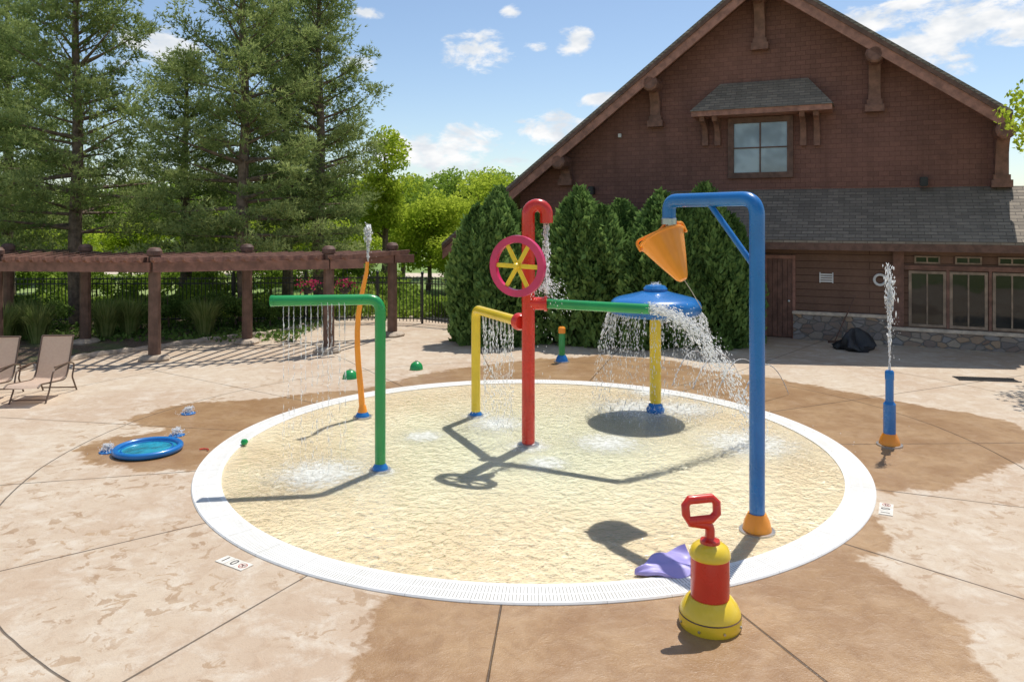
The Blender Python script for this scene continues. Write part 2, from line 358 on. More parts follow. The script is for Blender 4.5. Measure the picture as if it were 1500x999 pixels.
def sdist(px, py, poly):
    n = len(poly); dmin = np.full(px.shape, 1e9); ins = np.zeros(px.shape, bool)
    for i in range(n):
        ax, ay = poly[i]; bx, by = poly[(i+1) % n]; ex, ey = bx-ax, by-ay; wx, wy = px-ax, py-ay
        t = np.clip((wx*ex+wy*ey)/(ex*ex+ey*ey+1e-12), 0, 1); dmin = np.minimum(dmin, np.hypot(wx-ex*t, wy-ey*t))
        c = ((ay > py) != (by > py)) & (px < (bx-ax)*(py-ay)/(by-ay+1e-12)+ax); ins ^= c
    return np.where(ins, dmin, -dmin)
wetpx = [[(590, 850), (545, 885), (515, 940), (512, 999), (520, 1060), (1460, 1060), (1440, 985), (1400, 900), (1330, 845), (1235, 805), (1150, 800), (900, 800)],
         [(1000, 575), (1040, 545), (1130, 553), (1240, 573), (1350, 592), (1450, 612), (1540, 640), (1530, 668), (1450, 695), (1370, 718), (1290, 722), (1230, 690), (1150, 640)],
         [(560, 575), (600, 552), (680, 538), (780, 527), (880, 520), (980, 528), (1060, 545), (1060, 570), (800, 580)],
         [(180, 615), (260, 592), (380, 583), (520, 570), (590, 555), (600, 575), (480, 600), (400, 625), (330, 660), (290, 690), (220, 690), (140, 682), (110, 660), (160, 640), (250, 628)],
         [(1270, 690), (1300, 800), (1180, 860), (1150, 800)]]
gx = np.arange(-19, 19.01, .12); gy = np.arange(.6, 27.01, .12); X, Y = np.meshgrid(gx, gy)
wet = np.full(X.shape, -1.0)
for pp in wetpx:
    poly = [tuple(G(x, y))[:2] for x, y in pp]; wet = np.maximum(wet, np.clip(sdist(X, Y, poly), -1, 1))
nx, ny = len(gx), len(gy); idx = np.arange(nx*ny).reshape(ny, nx)
fq = np.stack([idx[:-1, :-1], idx[:-1, 1:], idx[1:, 1:], idx[1:, :-1]], -1).reshape(-1, 4)
dv = np.stack([X.ravel(), Y.ravel(), np.zeros(X.size)], -1)
o = npmesh('pool_deck', dv, fq, deck_mat(), org=PC, attr={'wet': wet.ravel()})
tag(o, 'tan stamped concrete deck with wet brown patches around the splash pool', 'deck', kind='structure')
def disc(r0, r1, z, nr, na):
    rr = np.linspace(r0, r1, nr); aa = np.linspace(0, 2*PI, na, endpoint=False); A, RR = np.meshgrid(aa, rr)
    v = np.stack([PC.x+RR*np.cos(A), PC.y+RR*np.sin(A), np.full(A.shape, z)], -1).reshape(-1, 3)
    id_ = np.arange(nr*na).reshape(nr, na); r_ = np.roll(id_, -1, 1)
    return v, np.stack([id_[:-1], id_[1:], r_[1:], r_[:-1]], -1).reshape(-1, 4)
def floor_mat():
    m, nt, out = nt_new('pool_floor_plaster_caustics')
    tc = nd(nt, 'ShaderNodeTexCoord').outputs['Object']
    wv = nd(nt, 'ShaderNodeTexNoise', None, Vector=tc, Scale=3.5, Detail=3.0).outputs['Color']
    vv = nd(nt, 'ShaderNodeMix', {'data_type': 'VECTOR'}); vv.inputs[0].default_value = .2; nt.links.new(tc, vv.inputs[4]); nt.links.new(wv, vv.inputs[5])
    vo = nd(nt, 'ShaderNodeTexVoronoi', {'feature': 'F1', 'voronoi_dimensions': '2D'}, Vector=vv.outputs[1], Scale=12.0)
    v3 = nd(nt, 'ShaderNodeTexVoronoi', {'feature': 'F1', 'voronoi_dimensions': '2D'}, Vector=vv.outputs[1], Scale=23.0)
    caustics = mth(nt, 'ADD', mth(nt, 'MULTIPLY', ss(nt, vo.outputs[0], .35, .9), .6), mth(nt, 'MULTIPLY', ss(nt, v3.outputs[0], .3, .9), .4))  # bright caustic light lines, painted into the floor colour
    caustics = mth(nt, 'MULTIPLY', caustics, ss(nt, noise(nt, tc, 1.3, 3), .3, .7))
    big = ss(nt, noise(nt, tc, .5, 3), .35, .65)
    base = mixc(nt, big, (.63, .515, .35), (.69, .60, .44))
    base = mixc(nt, caustics, mixc(nt, .06, base, (.42, .31, .17)), mixc(nt, .6, base, (.9, .86, .72)))
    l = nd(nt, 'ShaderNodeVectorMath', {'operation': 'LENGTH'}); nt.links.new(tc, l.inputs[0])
    base = mixc(nt, mth(nt, 'MULTIPLY', mth(nt, 'SUBTRACT', 1.0, ss(nt, l.outputs['Value'], .5, 3.9)), .55), base, (.61, .665, .53))  # pale green centre: wet sky glare painted into the floor colour
    b = nd(nt, 'ShaderNodeBsdfPrincipled', None, Base_Color=base, Roughness=.7, Normal=bump(nt, noise(nt, tc, 60, 2), .15, .01)); nt.links.new(b.outputs[0], out.inputs[0]); return m
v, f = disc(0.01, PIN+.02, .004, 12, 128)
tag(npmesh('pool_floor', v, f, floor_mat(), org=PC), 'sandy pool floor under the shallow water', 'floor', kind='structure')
def grate_mat():
    m, nt, out = nt_new('white_grating')
    tc = nd(nt, 'ShaderNodeTexCoord').outputs['Object']
    s = nd(nt, 'ShaderNodeSeparateXYZ', None, Vector=tc)
    r = mth(nt, 'SQRT', mth(nt, 'ADD', mth(nt, 'POWER', mth(nt, 'ABSOLUTE', s.outputs[0]), 2), mth(nt, 'POWER', mth(nt, 'ABSOLUTE', s.outputs[1]), 2)))
    an = mth(nt, 'ARCTAN2', s.outputs[1], s.outputs[0])
    a = mth(nt, 'MULTIPLY', mth(nt, 'ADD', an, 4.0), 860/(2*PI))
    fr = mth(nt, 'ABSOLUTE', mth(nt, 'SUBTRACT', mth(nt, 'FRACT', a), .5))
    slot = mth(nt, 'SUBTRACT', 1.0, ss(nt, fr, .1, .16))
    q = mth(nt, 'FRACT', mth(nt, 'DIVIDE', mth(nt, 'SUBTRACT', r, PIN+.035), .145))
    rad = mth(nt, 'MULTIPLY', mth(nt, 'GREATER_THAN', q, .12), mth(nt, 'MULTIPLY', mth(nt, 'GREATER_THAN', r, PIN+.035), mth(nt, 'LESS_THAN', r, PIN+.32)))
    slot = mth(nt, 'MULTIPLY', slot, rad)
    pan = mth(nt, 'ABSOLUTE', mth(nt, 'SUBTRACT', mth(nt, 'FRACT', mth(nt, 'MULTIPLY', mth(nt, 'ADD', an, 4.0), 48/(2*PI))), .5))
    jt = mth(nt, 'LESS_THAN', pan, .006)
    n = noise(nt, tc, 1.5, 4)
    base = mixc(nt, ss(nt, n, .3, .7), (.78, .77, .72), (.86, .85, .82))
    base = mixc(nt, mth(nt, 'MULTIPLY', ss(nt, noise(nt, tc, 14, 4), .5, .8), .35), base, (.56, .5, .41))
    cc = mixc(nt, mth(nt, 'MAXIMUM', mth(nt, 'MULTIPLY', slot, .75), mth(nt, 'MULTIPLY', jt, .45)), base, (.22, .2, .16))
    b = nd(nt, 'ShaderNodeBsdfPrincipled', None, Base_Color=cc, Roughness=.5, Normal=bump(nt, mth(nt, 'SUBTRACT', 1.0, slot), .5, .008)); nt.links.new(b.outputs[0], out.inputs[0]); return m
mb = MB(); mb.lathe([(PIN, .004), (PIN, .022), (PR-.012, .022), (PR, .008), (PR, .001)], PC, seg=200)
mb.f = [f for f in mb.f if len(f) == 4]
tag(mb.build('drain_ring', grate_mat(), org=PC), 'white slotted overflow grating ring around the round splash pool', 'drain grating', kind='structure')
def pool_water():
    m, nt, out = nt_new('pool_water')
    tc = nd(nt, 'ShaderNodeTexCoord').outputs['Object']
    foam = nd(nt, 'ShaderNodeAttribute', {'attribute_name': 'foam'}).outputs['Fac']
    n1 = noise(nt, tc, 8, 3, .6, .4); n2 = noise(nt, tc, 28, 2)
    h = mth(nt, 'ADD', n1, mth(nt, 'MULTIPLY', n2, mth(nt, 'ADD', .35, foam)))
    bp = bump(nt, h, .75, .06)
    tr = nd(nt, 'ShaderNodeBsdfTransparent', None, Color=(.99, 1, .98, 1))
    gl = nd(nt, 'ShaderNodeBsdfGlossy', None, Color=(1, 1, 1, 1), Roughness=.08, Normal=bp)
    fr = nd(nt, 'ShaderNodeFresnel', None, IOR=1.33, Normal=bp)
    mx = nd(nt, 'ShaderNodeMixShader', None, Fac=fr.outputs[0]); nt.links.new(tr.outputs[0], mx.inputs[1]); nt.links.new(gl.outputs[0], mx.inputs[2])
    fn = mth(nt, 'ADD', foam, mth(nt, 'MULTIPLY', mth(nt, 'SUBTRACT', noise(nt, tc, 11, 7, .75, .5), .5), 2.2))
    fm = mth(nt, 'MULTIPLY', ss(nt, fn, .3, 1.3), mth(nt, 'MULTIPLY', ss(nt, foam, 0.0, .9), .72))
    df = nd(nt, 'ShaderNodeBsdfDiffuse', None, Color=(.84, .86, .82, 1))
    m2 = nd(nt, 'ShaderNodeMixShader', None, Fac=fm); nt.links.new(mx.outputs[0], m2.inputs[1]); nt.links.new(df.outputs[0], m2.inputs[2])
    nt.links.new(m2.outputs[0], out.inputs[0]); return m
v, f = disc(0.01, PIN+.005, .015, 90, 300)
foam = np.zeros(len(v))
for x, y, r in ((557, 692, .4), (470, 695, 1.2), (728, 622, .9), (774, 655, .6), (700, 610, .5), (935, 600, 1.5), (1000, 600, 1.1), (1095, 650, 1.4), (890, 650, 1.0), (960, 575, 1.0), (800, 680, .6), (620, 640, .6)):
    g = G(x, y); foam = np.maximum(foam, np.exp(-((v[:, 0]-g.x)**2+(v[:, 1]-g.y)**2)/(r*r*.5)))
tag(npmesh('pool_water', v, f, pool_water(), org=PC, attr={'foam': foam}), 'thin rippling sheet of clear water in the round splash pool', 'water', kind='structure')
# ---------------------------------------------------------------- spray feature pieces
def base_flange(parent, c, mat, r=.16, h=.12, name='base'):
    mb = MB(); mb.lathe([(r, 0), (r, .03), (r*.86, h*.6), (r*.62, h), (0, h)], c, seg=28); mb.build(name, mat, parent)
    b = MB(); b.lathe([(r+.035, 0), (r+.035, .02), (r, .022)], c, seg=28)
    b.build('anchor_plate', M['steel'], parent)
bp = G(1109, 778); be = P(980, 292, 9.35); topz = 3.4+.215
E = empty('bucket_spray_post', bp, 'tall blue arched pipe post with orange foot and hanging orange bucket', 'water play post')
mb = MB(); armd = Vector((be.x-bp.x, be.y-bp.y, 0)); AL = armd.length; armd.normalize()
mb.tube(fillet([(bp.x, bp.y, .05), (bp.x, bp.y, topz), (be.x, be.y, topz), (be.x, be.y, topz-.26)], .2, 10), .083, 22); mb.build('pipe', M['blue'], E)
mb = MB(); p1 = Vector((bp.x, bp.y, topz-.78)); p2 = Vector((bp.x, bp.y, topz-.03))+armd*.68; mb.tube([p1, p2], .034, 12); mb.build('brace', M['blue'], E)
base_flange(E, (bp.x, bp.y, .0), M['orange'], .155, .2)
hp = Vector((be.x, be.y, topz-.3)); rimc = P(969, 349, 9.5); apx = P(1000, 409, 9.25); ax = (rimc-apx).normalized(); LB = (rimc-apx).length
mb = MB(); prof = [(0, -.015), (.05, -.01), (.075, .02), (.165, LB*.42), (.28, LB*.95), (.3, LB*.97), (.3, LB*1.01), (.28, LB), (.27, LB*.95), (0.0, LB*.9)]
mb.lathe(prof, apx, ax, seg=72)
vs = []; q = Vector((0, 0, 1)).rotation_difference(ax)
for v_ in mb.v:
    d = Vector(v_)-apx; t = d.dot(ax); rad = d-ax*t; l = q.inverted() @ rad
    a = math.atan2(l.y, l.x); k = 1+.028*abs(math.sin(a*6)); vs.append(tuple(apx+ax*t+rad*k))
mb.v = vs; bk = mb.build('bucket', M['orange'], E)
side = ax.cross(Vector((0, 1, 0))).normalized()
for sg in (-1, 1):
    mb = MB(); a = rimc-ax*.05+side*sg*.305+Vector((0, -.02, 0)); mb.tube(fillet([a, a+ax*.14+side*sg*.01, hp+side*sg*.12+Vector((0, 0, -.02)), hp+side*sg*.03+Vector((0, 0, .06))], .12, 5), .019, 8)
    mb.build('bucket_hanger', M['orange'], E)
mb = MB(); mb.lathe([(.095, -.02), (.095, .05), (.085, .06)], (be.x, be.y, topz-.27), seg=20); mb.tube([hp-Vector((0, .09, 0)), hp+Vector((0, .09, 0))], .03, 10); mb.build('pivot', M['steel'], E)
mb = MB(); mb.tube([apx+Vector((.0, 0, .02)), P(1012, 425, 9.2), P(1028, 452, 9.2)], .005, 6); mb.build('cord', M['rope'], E)
gb = G(557, 690); gz = 2.31
E = empty('green_spray_arch', gb, 'green pipe arch with long arm to the left dripping water, standing in the pool', 'water play post')
mb = MB(); ge = Vector((P(401, 438, 10.1).x, 10.05, gz)); mb.tube(fillet([(gb.x, gb.y, .05), (gb.x, gb.y, gz), ge], .17, 9), .072, 22); mb.build('pipe', M['green'], E)
mb = MB(); mb.lathe([(.076, 0), (.076, .05), (.0, .055)], ge+Vector((.03, 0, 0)), (-1, 0, 0), seg=20); mb.build('end_cap', M['green'], E)
base_flange(E, (gb.x, gb.y, .012), M['blue'], .11, .1)
rb = G(774, 653); rb.x = .244
E = empty('red_center_post', rb, 'tall red hooked pipe post in the middle of the pool', 'water play post')
mb = MB(); arc = [Vector((rb.x+.135-.135*math.cos(a), rb.y, 3.46+.135*math.sin(a))) for a in np.linspace(0, PI, 14)]
mb.tube([(rb.x, rb.y, .03), (rb.x, rb.y, 2.0), (rb.x, rb.y, 3.3)]+arc+[(rb.x+.27, rb.y, 3.33)], .098, 24); mb.build('pipe', M['red'], E)
base_flange(E, (rb.x, rb.y, .012), M['steel'], .13, .05)
mb = MB(); gz2 = 2.13
mb.tube([(rb.x, rb.y, gz2), (rb.x+.26, rb.y-.04, gz2)], .095, 20); mb.lathe([(.115, 0), (.115, .04)], (rb.x+.24, rb.y-.04, gz2), (1, -.15, 0), seg=22)
mb.build('outlet_collar', M['red'], E)
yb = G(697, 610); yz = 1.84; yj = Vector((rb.x-.1, rb.y+.05, 1.84))
mb = MB(); dj = Vector((yb.x-yj.x, yb.y-yj.y, 0)).normalized(); mb.lathe([(.1, 0), (.13, .05), (.13, .11), (.09, .12)], yj, dj, seg=22); mb.build('side_flange', M['red'], E)
mb = MB(); grn = [Vector((rb.x+.27, rb.y-.04, gz2)), Vector((P(950, 450, 10.7).x, 10.65, gz2))]; mb.tube(grn, .072, 20); mb.build('green_nozzle_pipe', M['green'], E)
wc = P(758, 390, 10.93); wn = Vector((-.48, -.877, 0)).normalized()
E = empty('spinning_water_wheel', wc, 'magenta rimmed wheel with yellow spokes mounted on the red post', 'water wheel')
mb = MB(); mb.lathe([(.44, -.04), (.445, .0), (.44, .04), (.34, .04), (.335, 0), (.34, -.04), (.44, -.04)], wc, wn, seg=56); mb.f = [f for f in mb.f if len(f) == 4]; mb.build('rim', M['magenta'], E)
qw = Vector((0, 0, 1)).rotation_difference(wn)
for k in range(6):
    a = k*PI/3+.52; d = qw @ Vector((math.cos(a), math.sin(a), 0)); mb = MB(); t = wn.cross(d)
    Mx = Matrix((d, t, wn)).transposed(); mb.box(wc+d*.195, (.31, .065, .03), Mx); mb.build('spoke', M['yellow'], E, bevel=.008)
mb = MB(); mb.lathe([(.0, -.06), (.05, -.05), (.05, .05), (.03, .08), (0, .085)], wc, wn, seg=22); mb.build('hub', M['yellow'], E)
mb = MB(); mb.tube([wc-wn*.04, Vector((rb.x, rb.y, wc.z))], .04, 12); mb.build('axle', M['red'], E)
E = empty('yellow_spray_arch', yb, 'low yellow pipe arch joined to the side of the red post', 'water play post')
mb = MB(); mb.tube(fillet([(yb.x, yb.y, .05), (yb.x, yb.y, yz), yj+dj*.1], .16, 9), .078, 22); mb.build('pipe', M['yellow'], E)
base_flange(E, (yb.x, yb.y, .012), M['blue'], .11, .09)
ub = G(960, 604)
E = empty('spray_umbrella', ub, 'blue domed water umbrella on a yellow post in the pool', 'water umbrella')
mb = MB(); mb.lathe([(.1, .05), (.1, 1.9)], ub, seg=24); mb.build('post', M['yellow'], E)
mb = MB(); mb.lathe([(.15, .0), (.16, .06), (.12, .13), (.1, .17), (0, .17)], ub, seg=24); mb.build('base', M['blue'], E)
mb = MB(); mb.lathe([(.1, 1.76), (.5, 1.8), (.68, 1.72), (.73, 1.715), (.775, 1.75), (.795, 1.82), (.79, 1.89), (.765, 1.945), (.72, 1.985), (.66, 2.01), (.5, 2.05), (.3, 2.1), (.2, 2.13), (0, 2.14)], ub, seg=48); mb.build('canopy', M['blue'], E)
mb = MB(); mb.lathe([(.2, 2.11), (.21, 2.17), (.17, 2.22), (.08, 2.24), (0, 2.245)], ub, seg=24); mb.build('finial', M['blue'], E)
ob = G(531, 612); oz = ob.y
E = empty('wavy_orange_tube', ob, 'thin wavy orange spray tube with a blue foot', 'water play post')
ctrl = [(531, 606), (530, 590), (528, 565), (525, 535), (523.5, 510), (523.5, 485), (525, 460), (529, 435), (534, 412), (537, 398), (538, 384)]
mb = MB(); mb.tube([P(x, y, oz) for x, y in ctrl], [.05, .052, .052, .05, .048, .047, .045, .042, .038, .034, .03], 12); mb.build('tube', M['orange'], E)
mb = MB(); mb.lathe([(.09, .07), (.06, .2), (.05, .22)], ob, seg=20); mb.build('collar', M['orange'], E)
base_flange(E, (ob.x, ob.y, .012), M['blue'], .12, .1)
nb = G(1303, 652)
E = empty('blue_nozzle_post', nb, 'short blue spray post with orange foot on the wet deck at right', 'water play post')
mb = MB(); mb.lathe([(.088, .1), (.088, .62), (.07, .64), (.062, .66)], nb, seg=22); mb.build('lower_tube', M['blue'], E)
mb = MB(); mb.lathe([(.058, .64), (.058, .98), (.064, .985), (.064, 1.1), (.05, 1.12), (0, 1.12)], nb, seg=22); mb.build('upper_tube', M['blue'], E)
base_flange(E, (nb.x, nb.y, 0), M['orange'], .15, .18)
fb = G(823, 530)
E = empty('small_far_post', fb, 'small green post with orange top and blue foot behind the pool', 'water play post')
mb = MB(); mb.lathe([(.075, .12), (.075, .68)], fb, seg=18); mb.build('tube', M['green'], E)
mb = MB(); mb.lathe([(.085, .68), (.085, .8), (.06, .83), (0, .83)], fb, seg=18); mb.build('top_cap', M['orange'], E)
base_flange(E, (fb.x, fb.y, 0), M['blue'], .15, .16)
for x, y, r, lab in ((513, 554, .16, 'green dome nozzle on the deck left of its twin'), (610, 541, .15, 'green dome nozzle on the deck nearer the small far post')):
    g = G(x, y); E = empty('ground_dome', g, lab, 'ground nozzle', 'green dome nozzles on the deck')
    mb = MB(); mb.lathe([(r, .0), (r*.97, .06), (r*.75, .13), (r*.4, .17), (0, .18)], g, seg=24); mb.build('dome', M['green'], E)
    mb = MB(); mb.lathe([(.03, .165), (.03, .195), (0, .2)], g, seg=10); mb.build('nozzle', M['steel'], E)
cb = G(1040, 913)
E = empty('water_cannon', cb, 'red and yellow pump shaped water cannon on the deck in the foreground', 'water cannon')
mb = MB(); mb.lathe([(.25, .0), (.257, .02), (.258, .07), (.25, .12), (.228, .17), (.195, .215), (.17, .235), (.0, .24)], cb, seg=44); mb.build('base', M['yellow'], E)
mb = MB(); mb.lathe([(.16, .22), (.16, .59)], cb, seg=40); mb.build('barrel', M['red'], E)
mb = MB(); mb.lathe([(.164, .565), (.17, .575), (.168, .6), (.15, .645), (.11, .675), (.055, .69), (0, .692)], cb, seg=40); mb.build('dome_cap', M['yellow'], E)
mb = MB(); mb.lathe([(.085, .68), (.08, .705), (.045, .72), (.038, .73)], cb, seg=24); mb.tube(fillet([cb+Vector((0, 0, .7)), cb+Vector((.0, 0, .83)), cb+Vector((-.1, -.02, .85)), cb+Vector((-.18, -.03, .865))], .06, 5), .04, 14); mb.build('neck', M['red'], E)
hc = cb+Vector((-.075, -.01, .965)); hv = Vector((.98, .1, .06)).normalized(); hu = Vector((-.05, .2, 1)).normalized()
loop = [hc+hv*a+hu*b for a, b in ((-.135, -.03), (-.115, -.085), (.08, -.085), (.13, -.045), (.135, .04), (.1, .08), (-.1, .08), (-.135, .04))]
mb = MB(); mb.tube(loop, .037, 12, closed=True); mb.build('handle', M['red'], E)
for k in range(8):
    a = k*PI/4+.2; mb = MB(); mb.lathe([(.011, 0), (.011, .012), (0, .014)], cb+Vector((math.cos(a)*.257, math.sin(a)*.257, .045)), (math.cos(a), math.sin(a), 0), seg=6); mb.build('bolt', M['steel'], E)
mb = MB(); mb.lathe([(.2545, .095), (.258, .1), (.2535, .106)], cb, seg=44); mb.f = [f for f in mb.f if len(f) == 4]; mb.build('seam_band', M['trimd'], E)
# ---------------------------------------------------------------- droplets
OV = np.array([(1, 0, 0), (-1, 0, 0), (0, 1, 0), (0, -1, 0), (0, 0, 1), (0, 0, -1)], float)
OF = np.array([(0, 2, 4), (2, 1, 4), (1, 3, 4), (3, 0, 4), (2, 0, 5), (1, 2, 5), (3, 1, 5), (0, 3, 5)])
def drops(name, p, r, st, dirs, label, cat='water', group=None, kind=None):
    p = np.asarray(p); n = len(p); d = dirs/np.linalg.norm(dirs, axis=1, keepdims=True)
    a = np.cross(d, np.array([.3, .9, .31])); a /= np.linalg.norm(a, axis=1, keepdims=True); b = np.cross(d, a)
    v = p[:, None, :]+r[:, None, None]*(OV[None, :, 0, None]*a[:, None]+OV[None, :, 1, None]*b[:, None]+OV[None, :, 2, None]*(d*st[:, None])[:, None])
    f = (OF[None]+(np.arange(n)*6)[:, None, None]).reshape(-1, 3)
    o0 = p.mean(0); o0[2] = 0
    return tag(npmesh(name, v.reshape(-1, 3), f, M['drop'], org=o0, smooth=True), label, cat, group, kind)
def ball(p0, v0, n, T=None, jit=(.005, .06), r=(.004, .012), st=(1.2, 3), t0=0.0, zmin=.02, pw=1.0):
    p0 = np.array(p0, float); v0 = np.array(v0, float)
    if T is None: T = (v0[2]+math.sqrt(v0[2]**2+2*9.8*(p0[2]-zmin)))/9.8
    t = t0+(T-t0)*rng.random(n)**pw; p = p0+v0*t[:, None]; p[:, 2] -= 4.9*t*t
    p += rng.normal(size=(n, 3))*(jit[0]+(jit[1]-jit[0])*(t/T))[:, None]; p[:, 2] = np.maximum(p[:, 2], zmin)
    vel = np.tile(v0, (n, 1)); vel[:, 2] -= 9.8*t; vel += 1e-3
    rr = r[0]+(r[1]-r[0])*rng.random(n)**2; ss_ = st[0]+(st[1]-st[0])*rng.random(n)
    return p, rr, ss_, vel
def cat4(L): return [np.concatenate([l[i] for l in L]) for i in range(4)]
def splash(c, R0, H, n, r=(.003, .008)):
    a = rng.random(n)*2*PI; q = R0*np.abs(rng.normal(size=n))*.5; z = .02+H*rng.random(n)**2.5
    p = np.stack([c[0]+q*np.cos(a), c[1]+q*np.sin(a), z], -1)
    return p, r[0]+(r[1]-r[0])*rng.random(n), np.ones(n)*1.2, rng.normal(size=(n, 3))
L = []
for k in range(12):
    u = k/11; x0 = ge.x+.14+u*.8+rng.normal()*.01; L.append(ball((x0, ge.y+.01, gz-.07), (rng.normal()*.03, rng.normal()*.03, -.2), 90+int(70*rng.random()), jit=(.001, .012), r=(.0024, .005), st=(3, 14), pw=1.15))
L.append(splash(G(470, 695), .9, .06, 90)); L.append(splash(gb, .3, .06, 60))
drops('water_curtain', *cat4(L), 'thin water streams falling from the green arm')
L = []
for k in range(9):
    u = (k+.5)/9; p = Vector((yb.x, yb.y, 0)).lerp(Vector((yj.x, yj.y, 0)), .12+u*.75); L.append(ball((p.x, p.y, yz-.07), (rng.normal()*.05, rng.normal()*.05, -.2), 170, jit=(.003, .03), r=(.003, .007), st=(2, 9), pw=1.1))
L.append(splash(G(730, 620), .9, .16, 500))
drops('water_curtain', *cat4(L), 'water streams falling from the yellow arch beside the red post')
L = []
for k in range(64):
    a = 2*PI*k/64+rng.normal()*.04; sp = .25+rng.random()*.35; L.append(ball((ub.x+.78*math.cos(a), ub.y+.78*math.sin(a), 1.76), (sp*math.cos(a), sp*math.sin(a), 0), int(40+50*rng.random()), jit=(.003, .035), r=(.003, .007), st=(2, 8)))
L.append(splash((ub.x, ub.y), 1.9, .14, 1000))
drops('water_curtain', *cat4(L), 'ring of water falling from the rim of the blue umbrella')
L = []
for k in range(60):
    a = rng.random()*2*PI; L.append(ball((ub.x, ub.y, 2.24), (.7*math.cos(a), .7*math.sin(a), .2+rng.random()*.3), 9, T=.15, jit=(.01, .03), r=(.003, .007)))
drops('water_bubble', *cat4(L), 'small splash bubbling on top of the blue umbrella', kind='stuff')
gn = grn[1]
L = [ball(gn, (2.9, 1.5, -.2), 2000, jit=(.04, .09), r=(.004, .013), st=(1.5, 5), pw=1.15), ball(gn, (2.75, 1.4, .2), 350, jit=(.03, .14), r=(.004, .009)), ball(gn, (2.4, 1.1, -.3), 350, jit=(.04, .14), r=(.004, .009)), splash(G(1105, 650), 1.0, .2, 400)]
drops('water_jet', *cat4(L), 'thick white water jet shooting right from the green nozzle pipe')
L = [ball((rb.x+.27, rb.y, 3.32), (.0, -.02, -.4), 500, jit=(.015, .03), r=(.004, .011), st=(2, 6), T=.42), ball((rb.x+.27, rb.y, 3.3), (.03, 0, -.3), 90, jit=(.02, .06), r=(.003, .006), st=(2, 6))]
for k in range(30):
    a = rng.random()*2*PI; L.append(ball((rb.x+.2, rb.y-.12, 2.35), (.9*math.cos(a)+.3, .4*math.sin(a), .3+rng.random()*1.4), 14, T=.36, jit=(.02, .04), r=(.004, .010)))
L.append(splash(rb, .5, .12, 150))
drops('water_stream', *cat4(L), 'water stream pouring from the hook of the red post')
def plume(base, H, n, label, wd=.035, sp=.12):
    L = []; vz = math.sqrt(2*9.8*H)
    for k in range(14):
        a = rng.random()*2*PI; s = rng.random()*sp; vv = vz*(.78+.22*rng.random())
        L.append(ball(base, (s*math.cos(a), s*math.sin(a), vv), n//14, T=vv/9.8*1.4, jit=(.006, wd), r=(.003, .011), st=(1.2, 6)))
    L.append(ball(base, (.12, 0, vz*.7), 50, jit=(.01, .1), r=(.003, .006)))
    drops('water_plume', *cat4(L), label)
plume(P(539, 382, oz), .6, 800, 'white water plume rising from the wavy orange tube', .03, .08)
plume(nb+Vector((0, 0, 1.12)), 1.62, 1000, 'tall white water plume above the blue post at right', .035, .07)
for x0, x1, y0, y1, h, lab in ((1155, 1085, 578, 590, .62, 'rightmost of the thin water arcs behind the pool'), (1120, 1050, 566, 578, .6, 'second thin water arc from the right behind the pool'), (1085, 1015, 556, 570, .6, 'third thin water arc from the right behind the pool'), (1045, 985, 550, 566, .6, 'leftmost thin water arc behind the blue umbrella')):
    a = G(x0, y0); b = G(x1, y1); vz = math.sqrt(2*9.8*h); T = 2*vz/9.8; d = (b-a)/T
    drops('water_arc', *ball((a.x, a.y, .02), (d.x, d.y, vz), 380, T=T, jit=(.001, .006), r=(.005, .009), st=(4, 8)), lab, 'water', 'thin arcs of water behind the pool')
for x, y, lab in ((276, 606, 'small bubbling deck jet farthest from the blue basin'), (259, 638, 'small bubbling deck jet just behind the blue basin'), (158, 662, 'small bubbling deck jet left of the blue basin')):
    g = G(x, y); E = empty('deck_jet', g, lab, 'ground nozzle', 'bubbling deck jets'); mb = MB(); mb.lathe([(.12, .0), (.12, .012), (.05, .03), (0, .03)], g, seg=20); mb.build('nozzle', M['blue'], E)
    L = [ball((g.x, g.y, .03), (.35*math.cos(a), .35*math.sin(a), 1.2), 16, T=.25, jit=(.01, .02), r=(.006, .012), st=(1, 2)) for a in np.linspace(0, 6, 14)]+[splash(g, .22, .03, 70)]
    p, r_, s_, d_ = cat4(L)
    drops('deck_jet_water', p, r_, s_, d_, 'white bubbles of water over the '+lab.replace('small bubbling ', ''), 'water', 'water over the deck jets', 'stuff')
g = G(217, 661); E = empty('blue_basin', g, 'round blue rimmed play basin full of teal water on the deck', 'play basin')
mb = MB(); mb.tube([g+Vector((.435*math.cos(a), .435*math.sin(a), .05)) for a in np.linspace(0, 2*PI, 48, endpoint=False)], .045, 12, closed=True); mb.build('rim', M['blue'], E)
mb = MB(); mb.lathe([(0, .045), (.41, .045), (.41, .02), (0, .02)], g, seg=48); mb.build('water', M['teal'], E)
mb = MB(); mb.tube([g+Vector((.345*math.cos(a)-.02, .345*math.sin(a)+.01, .047)) for a in np.linspace(0, 2*PI, 40, endpoint=False)], .012, 8, closed=True); mb.build('inner_ring', M['blue'], E)
